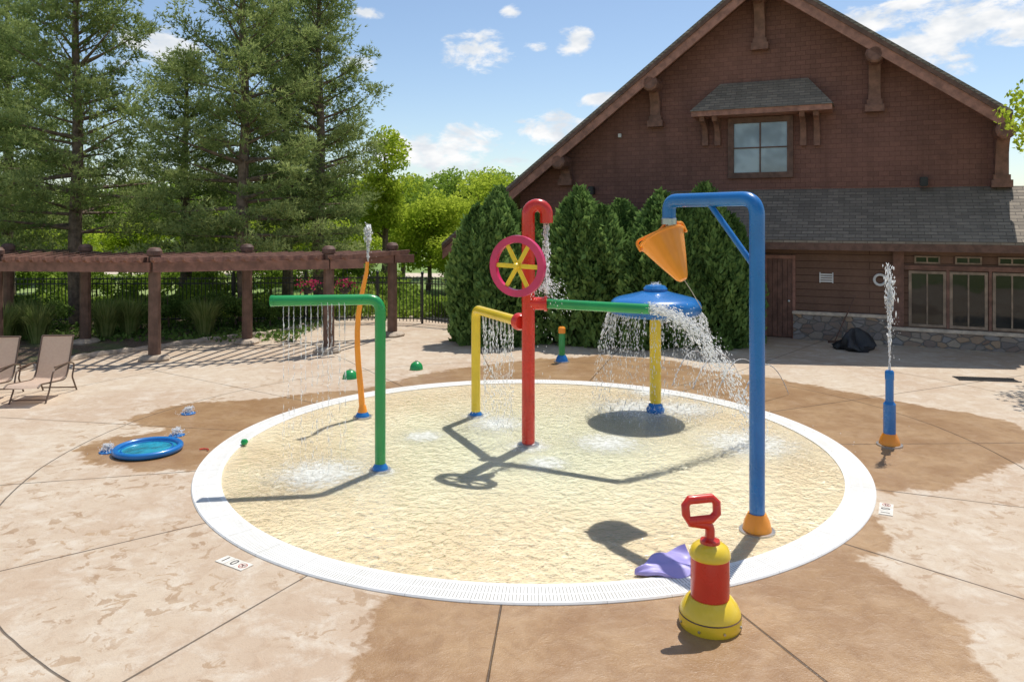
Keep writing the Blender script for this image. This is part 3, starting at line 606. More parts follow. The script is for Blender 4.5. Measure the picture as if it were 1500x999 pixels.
# purple float
a = G(930, 845); b = G(1016, 828); d = (b-a).normalized(); n_ = Vector((-d.y, d.x, 0)); Lb = (b-a).length
mb = MB(); NS = 30; rows = []; K = 15
for i in range(NS):
    t = i/(NS-1); wv = .22*math.sin(PI*(t*.8+.01)**1.15)*(1+.05*math.sin(t*15))+.004
    for sd_ in (1, -1):
        for j in range(K):
            u = (-1+2*j/(K-1))*sd_
            hgt = .045+.05*(1-u*u)*math.sin(PI*min(1, t+.08))+.014*math.sin(t*12+u*2)+.012*math.sin(u*6+t*7)+.09*t*t*(u > 0)*u
            z = hgt if sd_ > 0 else hgt-.03
            rows.append(a+d*(t*Lb)+n_*(u*wv)+Vector((0, 0, max(.024, z))))
C2 = 2*K; fs = [(i*C2+j, i*C2+(j+1) % C2, (i+1)*C2+(j+1) % C2, (i+1)*C2+j) for i in range(NS-1) for j in range(C2)]+[tuple(range(C2)), tuple((NS-1)*C2+k for k in range(C2))]
mb.add(rows, fs); tag(mb.build('float_board', M['purple'], org=a), 'pale purple leaf shaped float lying on the pool rim beside the cannon', 'toy')
g = G(358, 653); mb = MB(); mb.lathe([(0, 0), (.04, .01), (.055, .045), (.04, .08), (0, .09)], g+Vector((0, 0, .014)), seg=16); tag(mb.build('toy_ball', M['green'], org=g), 'small green toy ball floating near the left pool edge', 'toy')
g = G(299, 660); mb = MB(); mb.tube(fillet([g+Vector((-.07, 0, .02)), g+Vector((-.02, .03, .02)), g+Vector((.04, .02, .02)), g+Vector((.07, -.02, .02))], .03, 4), .011, 8); tag(mb.build('dive_stick', M['red'], org=g), 'small red toy stick lying on the deck by the basin', 'toy')
def text_mesh(body, size, mat, parent, loc, rotz, name='lettering'):
    cu = bpy.data.curves.new('t', 'FONT'); cu.body = body; cu.size = size; cu.extrude = .0008; cu.align_x = 'CENTER'; cu.align_y = 'CENTER'
    to = bpy.data.objects.new('t', cu); col.objects.link(to); dg = bpy.context.evaluated_depsgraph_get(); me = bpy.data.meshes.new_from_object(to.evaluated_get(dg))
    bpy.data.objects.remove(to); me.materials.clear(); me.materials.append(mat); o = bpy.data.objects.new(name, me); col.objects.link(o)
    o.parent = parent; o.location = Vector(loc)-worg(parent); o.rotation_euler = (0, 0, rotz); return o
def depth_tile(c, d, lab):
    d = d.normalized(); n = Vector((-d.y, d.x, 0)); rz = math.atan2(d.y, d.x)
    E = empty('depth_marker', c, lab, 'depth marker', 'depth marker tiles at the pool edge')
    Mx = Matrix((d, n, Vector((0, 0, 1)))).transposed()
    for k in (-1, 0, 1):
        mb = MB(); mb.box(c+d*k*.132+Vector((0, 0, .004)), (.128, .15, .008), Mx); mb.build('tile', M['tile'], E, bevel=.002)
    text_mesh('1', .14, M['txt'], E, c-d*.132+Vector((0, 0, .0095)), rz); text_mesh('0', .14, M['txt'], E, c+Vector((0, 0, .0095)), rz)
    cc = c+d*.132+Vector((0, 0, .0095)); mb = MB(); mb.tube([cc+Vector((.043*math.cos(a), .043*math.sin(a), 0)) for a in np.linspace(0, 2*PI, 24, endpoint=False)], .003, 6, closed=True)
    mb.beam(cc-(d+n)*.03, cc+(d+n)*.03, .005, .004); mb.build('no_diving_symbol', M['rtxt'], E)
    mb = MB(); mb.beam(cc-d*.03+n*.01, cc+d*.025+n*.01, .009, .003); mb.beam(cc-d*.0+n*.01, cc+d*.015-n*.025, .007, .003); mb.build('diver_figure', M['txt'], E)
depth_tile(G(343, 825), G(366, 834)-G(320, 817), 'white depth tile reading 10 on the deck at left')
depth_tile(G(1298, 746), G(1299, 735)-G(1297, 757), 'white depth tile reading 10 on the deck at right')
g = G(1445, 556); E = empty('trench_drain', g, 'dark slotted trench drain in the deck near the windows', 'drain')
mb = MB(); Mx = Matrix.Rotation(-TH*.4, 3, 'Z')
for k in range(22): mb.box(g+Mx @ Vector((-.55+k*.052, 0, .008)), (.022, .32, .016), Mx)
mb.build('slats', M['black'], E); mb = MB()
for sy_ in (-.17, .17): mb.box(g+Mx @ Vector((0, sy_, .008)), (1.2, .03, .017), Mx)
mb.box(g+Vector((0, 0, .002)), (1.18, .3, .003), Mx); mb.build('frame', M['bag'], E)
# ---------------------------------------------------------------- building
es = Vector((math.cos(TH), -math.sin(TH), 0)); en = Vector((-math.sin(TH), -math.cos(TH), 0)); O = G(1160, 495)
def B(s, d, h): return O+es*s+en*d+Vector((0, 0, h))
def bl(x, y, d):
    rx, rz = (x-750)/F, (320-y)/F; o = O+en*d
    s = (rx*o.y-o.x)/(es.x-rx*es.y); t = o.y+s*es.y; return s, CH+rz*t
def boxB(mb, s0, s1, d0, d1, h0, h1):
    mb.hexa([B(s0, d0, h0), B(s1, d0, h0), B(s1, d1, h0), B(s0, d1, h0), B(s0, d0, h1), B(s1, d0, h1), B(s1, d1, h1), B(s0, d1, h1)])
def polyB(mb, pts, d0, d1): mb.prism([B(s, d0, h) for s, h in pts], en*(d1-d0))
BE = empty('lodge_building', O, 'brown shingled lodge with a steep gable and grey skirt roof', 'building')
dg_, dr = -1.2, -.25; DB = -16
aps, aph = bl(1114, -47, dr); ls, lh = bl(648, 356, dr); rs, rh = bl(1484, 162, dr)
def off(p0, p1, a, b):
    return [(p0[0], p0[1]-a), (p1[0], p1[1]-a), (p1[0], p1[1]-b), (p0[0], p0[1]-b)]
A_, L_, R_ = (aps, aph), (ls, lh), (rs, rh)
for p in (L_, R_):
    mb = MB(); polyB(mb, off(A_, p, 0, .1), dr+.05, DB); mb.build('roof', M['roofs'], BE)
    mb = MB(); polyB(mb, off(A_, p, .103, .26), dr-.09, DB); mb.build('soffit', M['trim'], BE)
    mb = MB(); polyB(mb, off(A_, p, .102, .56), dr+.0, dr-.085); mb.build('rake_board', M['rake'], BE)
    mb = MB(); polyB(mb, off(A_, p, .101, .24), dr+.045, dr+.003); mb.build('rake_trim', M['trimd'], BE)
wl = bl(762, 400, dg_)[0]; wr = bl(1478, 300, dg_)[0]
def roofh(s): return aph-(s-aps)*(aph-rh)/(rs-aps) if s > aps else aph-(aps-s)*(aph-lh)/(aps-ls)
mb = MB(); polyB(mb, [(wl, 0), (wr, 0), (wr, roofh(wr)-.28), (aps, aph-.28), (wl, roofh(wl)-.28)], dg_, DB+.5); mb.build('gable_wall', M['gable'], BE)
_, ht = bl(1300, 279, dg_); _, he = bl(1300, 357, .75); sl = bl(890, 300, .75)[0]; sr = 13.0
mb = MB(); up = Vector((0, 0, .07)); a_, b_, c_, d_ = B(sl, .75, he), B(sr, .75, he), B(sr, dg_+.0, ht), B(sl+1.2, dg_+.0, ht)
mb.hexa([a_, b_, c_, d_, a_+up, b_+up, c_+up, d_+up]); mb.build('skirt_roof', M['roofs'], BE)
mb = MB(); boxB(mb, sl+.02, sr, .60, .755, he-.2, he-.003); mb.build('fascia', M['trimd'], BE)
mb = MB(); boxB(mb, sl+.05, sr, .0, .597, he-.12, he-.06); mb.build('eave_soffit', M['trim'], BE)
mb = MB(); boxB(mb, sl+.4, sr-.1, 0, -.4, 0, he-.06); mb.build('lower_wall', M['lowwall'], BE)
s1, s2 = bl(1162, 480, .12)[0], bl(1303, 480, .12)[0]
mb = MB(); boxB(mb, s1, s2, .003, .14, 0, .70); mb.build('stone_base', M['stone'], BE)
mb = MB(); boxB(mb, s1-.03, s2+.03, .002, .19, .70, .79); mb.build('stone_cap', M['cap'], BE, bevel=.015)
mb = MB(); boxB(mb, s2+.01, sr-.2, .003, .16, 0, .40); mb.build('stone_base', M['stone'], BE)
mb = MB(); boxB(mb, s2+.035, sr-.2, .002, .21, .40, .49); mb.build('stone_cap', M['cap'], BE, bevel=.015)
d0, d1 = bl(1124, 400, .03)[0], bl(1161, 400, .03)[0]; dh = 2.25
mb = MB(); boxB(mb, d0-.1, d0, .003, .08, 0, dh+.1); boxB(mb, d1, d1+.08, .003, .08, .0, dh+.1); boxB(mb, d0, d1, .003, .075, dh, dh+.1); DF = mb.build('door_frame', M['rake'], BE)
mb = MB(); k = 5
for i in range(k):
    a = d0+(d1-d0)*i/k; boxB(mb, a+.004, a+(d1-d0)/k-.004, .003, .04, .03, dh-.003)
D = mb.build('door', M['trim'], BE, bevel=.005)
mb = MB(); c = B(d1-.1, .06, 1.05); mb.lathe([(.03, 0), (.035, .03), (0, .05)], c, en, seg=12); mb.build('handle', M['steel'], D)
def window(s0, s1, h0, h1, dw, nx_, ny_, fm, gm, fw_=.07, out=.06, name='window'):
    mb = MB(); boxB(mb, s0, s0+fw_, dw, dw+out, h0, h1); boxB(mb, s1-fw_, s1, dw, dw+out, h0, h1); boxB(mb, s0+fw_, s1-fw_, dw, dw+out-.003, h0, h0+fw_); boxB(mb, s0+fw_, s1-fw_, dw, dw+out-.003, h1-fw_, h1)
    f_ = mb.build(name, fm, BE)
    mb = MB(); boxB(mb, s0+fw_*.5, s1-fw_*.5, dw+.001, dw+.02, h0+fw_*.5, h1-fw_*.5); mb.build('pane', gm, f_)
    if nx_ > 1 or ny_ > 1:
        mb = MB()
        for i in range(1, nx_): c = s0+(s1-s0)*i/nx_; boxB(mb, c-.018, c+.018, dw+.02, dw+out-.012, h0+fw_, h1-fw_)
        for i in range(1, ny_): c = h0+(h1-h0)*i/ny_; boxB(mb, s0+fw_, s1-fw_, dw+.02, dw+out-.015, c-.018, c+.018)
        mb.build('muntin', fm, f_)
    return f_
xs = [(1331, 1386), (1391, 1447), (1454, 1512), (1520, 1580)]
for a, b in xs:
    s0, s1_ = bl(a, 430, .05)[0], bl(b, 430, .05)[0]; window(s0, s1_, .52, 2.0, .003, 2, 1, M['wframe'], M['glassl'])
    mm = (s0+s1_)/2; window(mm-.3, mm+.3, 2.2, 2.4, .003, 2, 1, M['wframe'], M['glassl'], .04, .05, 'transom_window')
mb = MB(); s0 = bl(1326, 430, .05)[0]; boxB(mb, s0-.3, s0-.03, .003, .1, .49, he-.13); boxB(mb, s0-.02, sr-.3, .003, .09, 2.03, 2.15)
for a in (1388.5, 1450.5, 1516): q_ = bl(a, 430, .05)[0]; boxB(mb, q_-.035, q_+.035, .003, .075, .5, 2.03)
mb.build('window_trim', M['trim'], BE)
s0, s1_ = bl(1202, 408, .04)[0], bl(1219, 408, .04)[0]; mb = MB()
for k in range(4): boxB(mb, s0, s1_, .003, .05, 1.62+k*.065, 1.66+k*.065)
boxB(mb, s0-.03, s0, .003, .055, 1.6, 1.89); boxB(mb, s1_, s1_+.03, .003, .055, 1.6, 1.89); mb.build('wall_vent', M['white'], BE)
us0, uh1 = bl(1068, 173, dg_); us1, uh0 = bl(1161, 262, dg_); uh1 = bl(1115, 172, dg_)[1]; uh0 = bl(1115, 261, dg_)[1]
window(us0-.02, us1+.02, uh0, uh1, dg_+.003, 2, 2, M['trimd'], M['glassu'], .17, .09)
hs0, hh0 = bl(1010, 163, dg_+.85); hs1, hh1 = bl(1221, 152, dg_+.85); hh = (hh0+hh1)/2; rt = bl(1120, 120, dg_)[1]
q0, q1 = bl(1056, 130, dg_)[0], bl(1184, 120, dg_)[0]
mb = MB(); e = [B(hs0, dg_+.85, hh), B(hs1, dg_+.85, hh), B(hs1, dg_+.002, hh), B(hs0, dg_+.002, hh)]; t_ = [B(q0, dg_+.12, rt), B(q1, dg_+.12, rt), B(q1, dg_+.002, rt), B(q0, dg_+.002, rt)]
mb.hexa(e+t_); H_ = mb.build('window_hood', M['roofs'], BE)
mb = MB(); boxB(mb, hs0+.04, hs1-.04, dg_+.002, dg_+.80, hh-.16, hh-.003); mb.build('hood_fascia', M['rake'], H_)
for x in (1034, 1052, 1177, 1197):
    s_ = bl(x, 190, dg_)[0]; hb = bl(x, 214, dg_)[1]; mb = MB(); boxB(mb, s_-.09, s_+.09, dg_+.002, dg_+.14, hb, hh-.16)
    arcp = [(dg_+.14, hb+.12)]+[(dg_+.14+.5*(1-math.cos(a)), hb+.12+(hh-.3-hb-.12)*math.sin(a)) for a in np.linspace(.15, PI/2, 7)]+[(dg_+.72, hh-.165), (dg_+.14, hh-.165)]
    mb.prism([B(s_-.075, dd, h_) for dd, h_ in arcp], es*.15); mb.build('hood_bracket', M['trim'], H_)
for x, yt, yb_ in ((1114, -12, 75), (962, 112, 187), (1281, 80, 165), (831, 222, 272), (1466, 195, 275)):
    s_ = bl(x, yb_, dg_)[0]; hb = bl(x, yb_, dg_)[1]; tp = roofh(s_)-.42; mb = MB(); w_ = .2
    boxB(mb, s_-w_*.8, s_+w_*.8, dg_+.002, dg_+.2, hb+.2, tp)
    boxB(mb, s_-w_-.05, s_+w_+.05, dg_+.003, dg_+.26, hb, hb+.2)
    boxB(mb, s_-w_, s_+w_, dg_+.003, dg_+.23, hb+.2, hb+.34)
    arcp = [(dg_+.2, hb+.4)]+[(dg_+.2+.45*(1-math.cos(a)), hb+.4+(tp-.3-hb-.4)*math.sin(a)) for a in np.linspace(.1, PI/2, 8)]+[(dg_+.8, tp-.25), (dg_+.8, tp-.05), (dg_+.2, tp-.05)]
    mb.prism([B(s_-w_*.75, dd, h_) for dd, h_ in arcp], es*w_*1.5)
    mb.tube([B(s_, dg_+.2, tp-.16), B(s_, dg_+.9, tp-.16), B(s_, dg_+.95, tp-.16)], [.25, .25, .19], 10)
    mb.build('rake_bracket', M['trim'], BE, bevel=.012)
for x, y in ((867, 279), (1353, 266)):
    s_, h_ = bl(x, y, dg_+.15); mb = MB(); boxB(mb, s_-.1, s_+.1, dg_+.1, dg_+.3, h_-.14, h_+.12); boxB(mb, s_-.04, s_+.04, dg_+.002, dg_+.1, h_-.05, h_+.05); mb.build('floodlight', M['black'], BE, bevel=.02)
s_, h_ = bl(908, 199, dg_+.05); mb = MB(); boxB(mb, s_-.05, s_+.05, dg_+.002, dg_+.1, h_-.06, h_+.06); mb.build('wall_sensor', M['white'], BE, bevel=.01)
s_, h_ = bl(1289, 410, .08); mb = MB(); cc_ = B(s_, .08, h_); e2 = Vector((0, 0, 1))
mb.tube([cc_+es*.14*math.cos(a)+e2*.14*math.sin(a) for a in np.linspace(0, 2*PI, 28, endpoint=False)], .035, 10, closed=True)
tag(mb.build('life_ring', M['white'], org=cc_), 'round white life ring hung on the brown wall', 'life ring')
g = G(1252, 512); E = empty('garbage_bag', g, 'black sagging bag heaped by the stone base of the lodge', 'bag')
mb = MB(); mb.lathe([(.34, 0), (.42, .05), (.42, .14), (.34, .26), (.26, .36), (.2, .4), (.1, .47), (0.0, .5)], g, seg=40)
nv = []
for x, y, z in mb.v:
    dx, dy = x-g.x, y-g.y; a = math.atan2(dy, dx); k = 1+.2*math.sin(3*a+z*6)+.13*math.sin(7*a-z*15)+.07*math.sin(13*a); nv.append((g.x+dx*k*1.1, g.y+dy*k, z*(.75+.45*math.sin(a*2+1))))
mb.v = nv; mb.build('sack', M['bag'], E, ang=60)
mb = MB(); mb.tube([g+Vector((-.5, -.05, .03)), g+Vector((-.35, 0, .12)), g+Vector((.05, -.36, .08)), g+Vector((.45, -.1, .05))], [.03, .06, .07, .03], 8); mb.build('loose_end', M['bag'], E)
a = B(bl(1222, 480, .3)[0], .45, .0); b = B(bl(1252, 440, .2)[0], .2, 1.25); mb = MB(); mb.tube([a, b], .016, 8); mb.beam(a+Vector((-.15, 0, .03)), a+Vector((.15, .03, .03)), .05, .06); tag(mb.build('push_broom', M['trimd'], org=a), 'long handled broom leaning over the stone base of the lodge', 'broom')
# ---------------------------------------------------------------- pergola
PE = empty('pergola', G(362, 503), 'long brown timber pergola curving along the left planting bed', 'pergola')
def V2(x, y, z=0): return Vector((x, y, z))
front = [V2(-15.5, 19.0), V2(-12.6, 18.6), V2(-8.57, 18.25), V2(-4.67, 19.4), V2(-3.9, 19.75)]
back = [V2(-17, 22), V2(-14.1, 21.3), V2(-11.6, 20.7), V2(-7.2, 20.7), V2(-3.46, 22.0), V2(-2.95, 22.3)]
def along(pl, t):
    Ls = [(pl[i+1]-pl[i]).length for i in range(len(pl)-1)]; T = sum(Ls)*t
    for i, l in enumerate(Ls):
        if T <= l+1e-6: return pl[i].lerp(pl[i+1], T/l)
        T -= l
    return pl[-1].copy()
posts = [V2(-12.6, 18.6), V2(-8.57, 18.25), V2(-4.67, 19.4), V2(-14.1, 21.3), V2(-11.6, 20.7), V2(-7.2, 20.7), V2(-3.46, 22.0)]
for p in posts:
    mb = MB(); mb.lathe([(.145, .1), (.135, 2.5)], p, seg=10); po = mb.build('post', M['wood'], PE, ang=20)
    mb = MB(); mb.lathe([(.14, 2.5), (.175, 2.52), (.175, 2.62), (.12, 2.69), (0, 2.71)], p, seg=12); mb.build('post_cap', M['trimd'], po)
    mb = MB(); mb.lathe([(.33, 0), (.35, .05), (.3, .11), (.2, .14), (0, .14)], p, seg=11); mb.v = [(x+.04*math.sin(7*x+y*5), y+.04*math.cos(6*y), z) for x, y, z in mb.v]; mb.build('footing', M['foot'], po)
for pl in (front, back):
    for i in range(len(pl)-1):
        a, b = pl[i], pl[i+1]; dn = (b-a).normalized(); sd = Vector((-dn.y, dn.x, 0))*.185
        for s in (-1, 1): mb = MB(); mb.beam(a+sd*s+Vector((0, 0, 2.235)), b+sd*s+Vector((0, 0, 2.235)), .06, .23); mb.build('beam', M['beam'], PE)
NR = 34
for k in range(NR):
    t = (k+.3)/NR; a = along(front, t); b = along(back, t); d = (b-a).normalized(); mb = MB(); a_ = a-d*.45; b_ = b+d*.45; sdv = Vector((-d.y, d.x, 0))*.035; zz = 2.352
    pr = [a_+Vector((0, 0, zz+.06)), a_+Vector((0, 0, zz+.12)), b_+Vector((0, 0, zz+.12)), b_+Vector((0, 0, zz+.06)), b_-d*.12+Vector((0, 0, zz)), a_+d*.12+Vector((0, 0, zz))]
    mb.prism([q-sdv for q in pr], sdv*2); mb.build('rafter', M['beam'], PE)
def leafcloud(name, P_, sz, mat, parent=None, org=None, up=0.0, asp=.6, leaf_tone=None):
    n = len(P_); a = rng.normal(size=(n, 3)); a[:, 2] += up; a /= np.linalg.norm(a, axis=1, keepdims=True)
    b = np.cross(a, rng.normal(size=(n, 3))); b /= np.linalg.norm(b, axis=1, keepdims=True)
    s = (sz if np.ndim(sz) else np.full(n, sz))[:, None]
    v = np.stack([P_-a*s*.5, P_+b*s*asp*.5, P_+a*s*.5, P_-b*s*asp*.5], 1).reshape(-1, 3)
    r = rng.random(n) if leaf_tone is None else np.clip(leaf_tone+rng.normal(size=n)*.15, 0, 1)
    return npmesh(name, v, np.arange(4*n).reshape(n, 4), mat, parent, org, attr={'leaf_tone': np.repeat(r, 4)})
for x, lab in ((452, 'hanging basket of pink flowers nearer the left under the pergola'), (505, 'hanging basket of pink flowers nearer the gate under the pergola')):
    c = P(x, 421, 21.6); E = empty('hanging_basket', c, lab, 'flower basket', 'hanging flower baskets')
    mb = MB(); mb.lathe([(.06, -.18), (.15, -.1), (.19, .02), (.17, .02)], c, seg=16); mb.build('pot', M['black'], E)
    pp = rng.normal(size=(260, 3))*[.13, .13, .07]+np.array(c)+[0, 0, .06]; leafcloud('foliage', pp, .07, M['shrub'], E)
    pp = rng.normal(size=(160, 3))*[.15, .15, .07]+np.array(c)+[0, 0, .1]; leafcloud('flowers', pp, .06, M['pink'], E, asp=1)
    mb = MB()
    for k in range(3): a = k*2.1; mb.tube([c+Vector((.17*math.cos(a), .17*math.sin(a), .02)), Vector((c.x, c.y, 2.2))], .006, 5)
    mb.build('hanger', M['black'], E)
# ---------------------------------------------------------------- fence
FE = empty('iron_fence', G(350, 473), 'black iron picket fence behind the pergola', 'fence')
fl = [V2(-22, 25.2), V2(-16.5, 24.3), V2(-9, 24.6), V2(-4.4, 24.9), V2(-2.9, 24.6)]
def panel(a, b, parent, name='panel'):
    L_ = (b-a).length; d = (b-a)/L_; mb = MB(); n = max(2, int(L_/.115))
    for k in range(n): p = a+d*(L_*(k+.5)/n); mb.box(p+Vector((0, 0, .79)), (.02, .02, 1.46), Matrix.Rotation(math.atan2(d.y, d.x), 3, 'Z'))
    for z in (.16, 1.3, 1.46): mb.beam(a+Vector((0, 0, z)), b+Vector((0, 0, z)), .032, .035)
    return mb.build(name, M['black'], parent)
def fpost(p, parent): mb = MB(); mb.box(p+Vector((0, 0, .8)), (.07, .07, 1.6)); mb.lathe([(.055, 1.6), (.045, 1.66), (0, 1.69)], p, seg=8); mb.build('post', M['black'], parent)
for i in range(len(fl)-1):
    L_ = (fl[i+1]-fl[i]).length; n = max(1, round(L_/2.3))
    for k in range(n): a = fl[i].lerp(fl[i+1], k/n); b = fl[i].lerp(fl[i+1], (k+1)/n); panel(a, b, FE); fpost(a, FE)
fpost(fl[-1], FE)
GE = empty('iron_gate', fl[-1], 'black iron gate between the fence and the evergreen shrubs', 'gate')
a, b = V2(-2.82, 24.55), V2(-1.75, 23.9); panel(a, b, GE, 'gate_leaf'); fpost(b+(b-a).normalized()*.1, GE)
mb = MB(); mb.box(b+Vector((-.1, -.05, 1.0)), (.1, .08, .16)); mb.build('latch', M['black'], GE)
# ---------------------------------------------------------------- planting bed
bedpx = [(-420, 570), (-150, 560), (0, 548), (70, 535), (130, 523), (210, 513), (300, 500), (380, 492), (432, 484), (450, 476)]
edge = [G(x, y) for x, y in bedpx]; edge2 = []
for i in range(len(edge)-1):
    for k in range(6): edge2.append(edge[i].lerp(edge[i+1], k/6))
edge2.append(edge[-1])
def mulch():
    m, nt, out = nt_new('mulch'); tc = nd(nt, 'ShaderNodeTexCoord').outputs['Object']; n1 = noise(nt, tc, 30, 4, .7); n2 = noise(nt, tc, 1.2, 2)
    cc = mixc(nt, ss(nt, n1, .35, .7), (.09, .06, .04), (.3, .21, .14)); cc = mixc(nt, mth(nt, 'MULTIPLY', ss(nt, n2, .45, .6), .6), cc, (.12, .18, .05))
    b = nd(nt, 'ShaderNodeBsdfPrincipled', None, Base_Color=cc, Roughness=.95, Normal=bump(nt, n1, 1.0, .04)); nt.links.new(b.outputs[0], out.inputs[0]); return m
mb = MB(); n = len(edge2); vs = [p+Vector((0, 0, .012)) for p in edge2]+[Vector((p.x, 25.6, .012)) for i, p in enumerate(edge2)]
mb.add(vs, [(i, i+1, n+i+1, n+i) for i in range(n-1)]); tag(mb.build('planting_bed', mulch()), 'mulched planting bed under the pines at left', 'planting bed', kind='structure')
mb = MB(); mb.tube([p+Vector((0, 0, .02))+Vector((0, .06*math.sin(i*1.7), .0)) for i, p in enumerate(edge2)], [.09+.02*math.sin(i*2.3) for i in range(n)], 8); tag(mb.build('bed_edging', M['foot'], org=edge2[0]), 'low rounded stone edging along the planting bed', 'kerb', kind='structure')
mb = MB(); mb.add([G(130, 396), G(130, 401), G(640, 406), G(720, 402), G(720, 398), G(640, 400)], [(0, 1, 2, 5), (5, 2, 3, 4)]); mb.v = [(x, y, -.015) for x, y, z in mb.v]
tag(mb.build('far_path', M['cap']), 'pale path crossing the lawn beyond the fence', 'path', kind='structure')
# ---------------------------------------------------------------- trees
def pine(name, H, RB, z0, lean, seed, label, loc):
    g = np.random.default_rng(seed); E = empty(name, loc, label, 'tree')
    mb = MB(); bends = [Vector(loc)+Vector((lean*(z/H)**2*H+.05*math.sin(z*.9+seed), .04*math.cos(z*.8), z)) for z in np.linspace(0, H*.97, 12)]
    mb.tube(bends, [.2*(1-k/12)**.8*H/11+.015 for k in range(12)], 10)
    def tr(z): k = z/(H*.97)*11; i = min(10, int(k)); return bends[i].lerp(bends[i+1], k-i)
    P_, D_, Rn = [], [], []
    z = z0
    while z < H-.15:
        t = (z-z0)/(H-z0); rad = RB*((1-t)**.55)*(.66+.34*min(1, t*5+.35)); nb_ = 6 if t < .8 else 5; ph = g.random()*6
        for k in range(nb_):
            az = ph+2*PI*k/nb_+g.normal()*.25; Lb_ = max(.25, rad*(.55+.65*g.random()))
            if g.random() < .11: continue
            el = .05+.75*t+g.normal()*.12; dr_ = np.array([math.cos(az), math.sin(az), 0]); sd = np.array([-math.sin(az), math.cos(az), 0]); o_ = np.array(tr(z+g.normal()*.08))
            def bpnt(u): return o_+dr_*(Lb_*u)+np.array([0, 0, Lb_*(el*u-.28*u*u*(1-t)+.26*u**4)])
            mb.tube([Vector(bpnt(u)) for u in (0, .35, .7, 1)], [.045*Lb_/2+.012, .03*Lb_/2+.008, .015, .006], 5, cap=False)
            npf = int(4+Lb_*4.0); up_ = .25+.8*g.random(npf)**.6; wd = .36*Lb_*np.sqrt(np.clip(up_*(1.16-up_), 0, 1))*1.2+.05
            la = (g.random(npf)*2-1)*wd; pc = np.array([bpnt(a) for a in up_])+sd*la[:, None]+dr_*(np.abs(la)*.3)[:, None]
            m_ = int(14+2*Lb_); pr = (.14+.13*g.random(npf))
            dd = g.normal(size=(npf, m_, 3)); c_ = (pc[:, None]+dd*pr[:, None, None]*np.array([.9, .9, .5])+np.array([0, 0, .06])).reshape(-1, 3)
            P_.append(c_); D_.append((dd*.55+dr_*.5+np.array([0, 0, .55])).reshape(-1, 3))
            Rn.append(np.clip(.45+.32*dd[..., 2]+.35*(up_[:, None]-.4)+g.normal(size=(npf, 1))*.15, 0, 1).reshape(-1))  # needle tone: lighter toward tuft tops and branch tips, plus random
        z += .42+.14*g.random()+.12*(1-t)
    mb.build('trunk', M['bark'], E)
    P_ = np.concatenate(P_); D_ = np.concatenate(D_); Rn = np.concatenate(Rn); n = len(P_); K = 4
    dd = D_[:, None, :]*.8+g.normal(size=(n, K, 3))*.65; dd /= np.linalg.norm(dd, axis=2, keepdims=True); s = (.1+.09*g.random((n, K)))[..., None]
    sd = np.cross(dd, g.normal(size=(n, K, 3))); sd /= np.linalg.norm(sd, axis=2, keepdims=True)
    c_ = P_[:, None, :]; v = np.stack([c_-sd*.019, c_+sd*.019, c_+dd*s], 2).reshape(-1, 3)
    npmesh('crown', v, np.arange(len(v)).reshape(-1, 3), M['pine'], E, attr={'leaf_tone': np.repeat(np.clip(Rn, 0, 1), K*3)})
    return E
def at(x, Z): return Vector(((x-750)/F*Z, Z, 0))
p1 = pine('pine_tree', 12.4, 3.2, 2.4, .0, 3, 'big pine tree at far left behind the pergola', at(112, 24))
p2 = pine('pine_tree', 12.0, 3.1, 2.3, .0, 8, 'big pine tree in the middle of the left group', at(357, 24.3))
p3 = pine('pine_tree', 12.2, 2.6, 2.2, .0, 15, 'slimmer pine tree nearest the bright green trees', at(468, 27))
def dup(o, loc, sc_, rz, lab):
    c = copy_tree(o); c.location = loc; c.scale = sc_; c.rotation_euler.z = rz; c['label'] = lab; return c
dup(p1, at(-55, 25.5), (1, 1, 1.0), 2, 'pine tree cut by the left edge of the frame')
dup(p2, at(12, 30), (1.05, 1.05, 1.05), 1, 'pine tree seen through the branches of the leftmost big pine')
dup(p3, at(272, 30), (1.0, 1.0, .8), 3, 'shorter pine tree in the gap between the two big pines')
dup(p1, at(420, 31), (.95, .95, 1.08), 4, 'taller pine tree behind the middle pine')
def broad(name, loc, H, Rx, z0, seed, mat, label, leaf=.14, dens=1.0, cat='tree', trunk=True, nc=34):
    g = np.random.default_rng(seed); E = empty(name, loc, label, cat); c0 = np.array(loc)+[0, 0, (H+z0)/2]; hz = (H-z0)/2; cs = []
    for k in range(nc):
        d = g.normal(size=3); d /= np.linalg.norm(d); q_ = g.random()**.45; cs.append((c0+d*np.array([Rx, Rx, hz])*q_*.8, (.28+.2*g.random())*min(Rx, hz)*1.0))
    P_, Rn = [], []
    for c_, r_ in cs:
        n = int(260*dens*(r_/leaf/6)**1.6)+60; d = g.normal(size=(n, 3)); d /= np.linalg.norm(d, axis=1, keepdims=True)
        P_.append(c_+d*(r_*(.55+.5*g.random(n)))[:, None]*[1, 1, .85]); Rn.append(np.clip(g.random()*.5+.3*d[:, 2]+.25, 0, 1))  # leaf tone: random per clump, lighter toward each clump's top
    P_ = np.concatenate(P_); Rn = np.concatenate(Rn); k = P_[:, 2] > .05; P_ = P_[k]; Rn = Rn[k]
    leafcloud('crown', P_, leaf*(.7+.6*g.random(len(P_))), mat, E, leaf_tone=Rn)
    mb = MB(); L0 = Vector(loc); mb.tube([L0, L0+Vector((.05, 0, z0)), L0+Vector((0, .05, (H+z0)/2)), L0+Vector((0, 0, H*.9))], [.02*H+.02, .016*H+.02, .009*H, .01], 8)
    for c_, r_ in cs[::2]: st = L0+Vector((0, 0, min(c_[2]*.75, z0+(H-z0)*.4))); mb.tube([st, (st+Vector(c_))/2+Vector((0, 0, -.05)), Vector(c_)], [.008*H, .005*H, .008], 5, cap=False)
    mb.build('trunk' if trunk else 'stems', M['bark'], E); return E
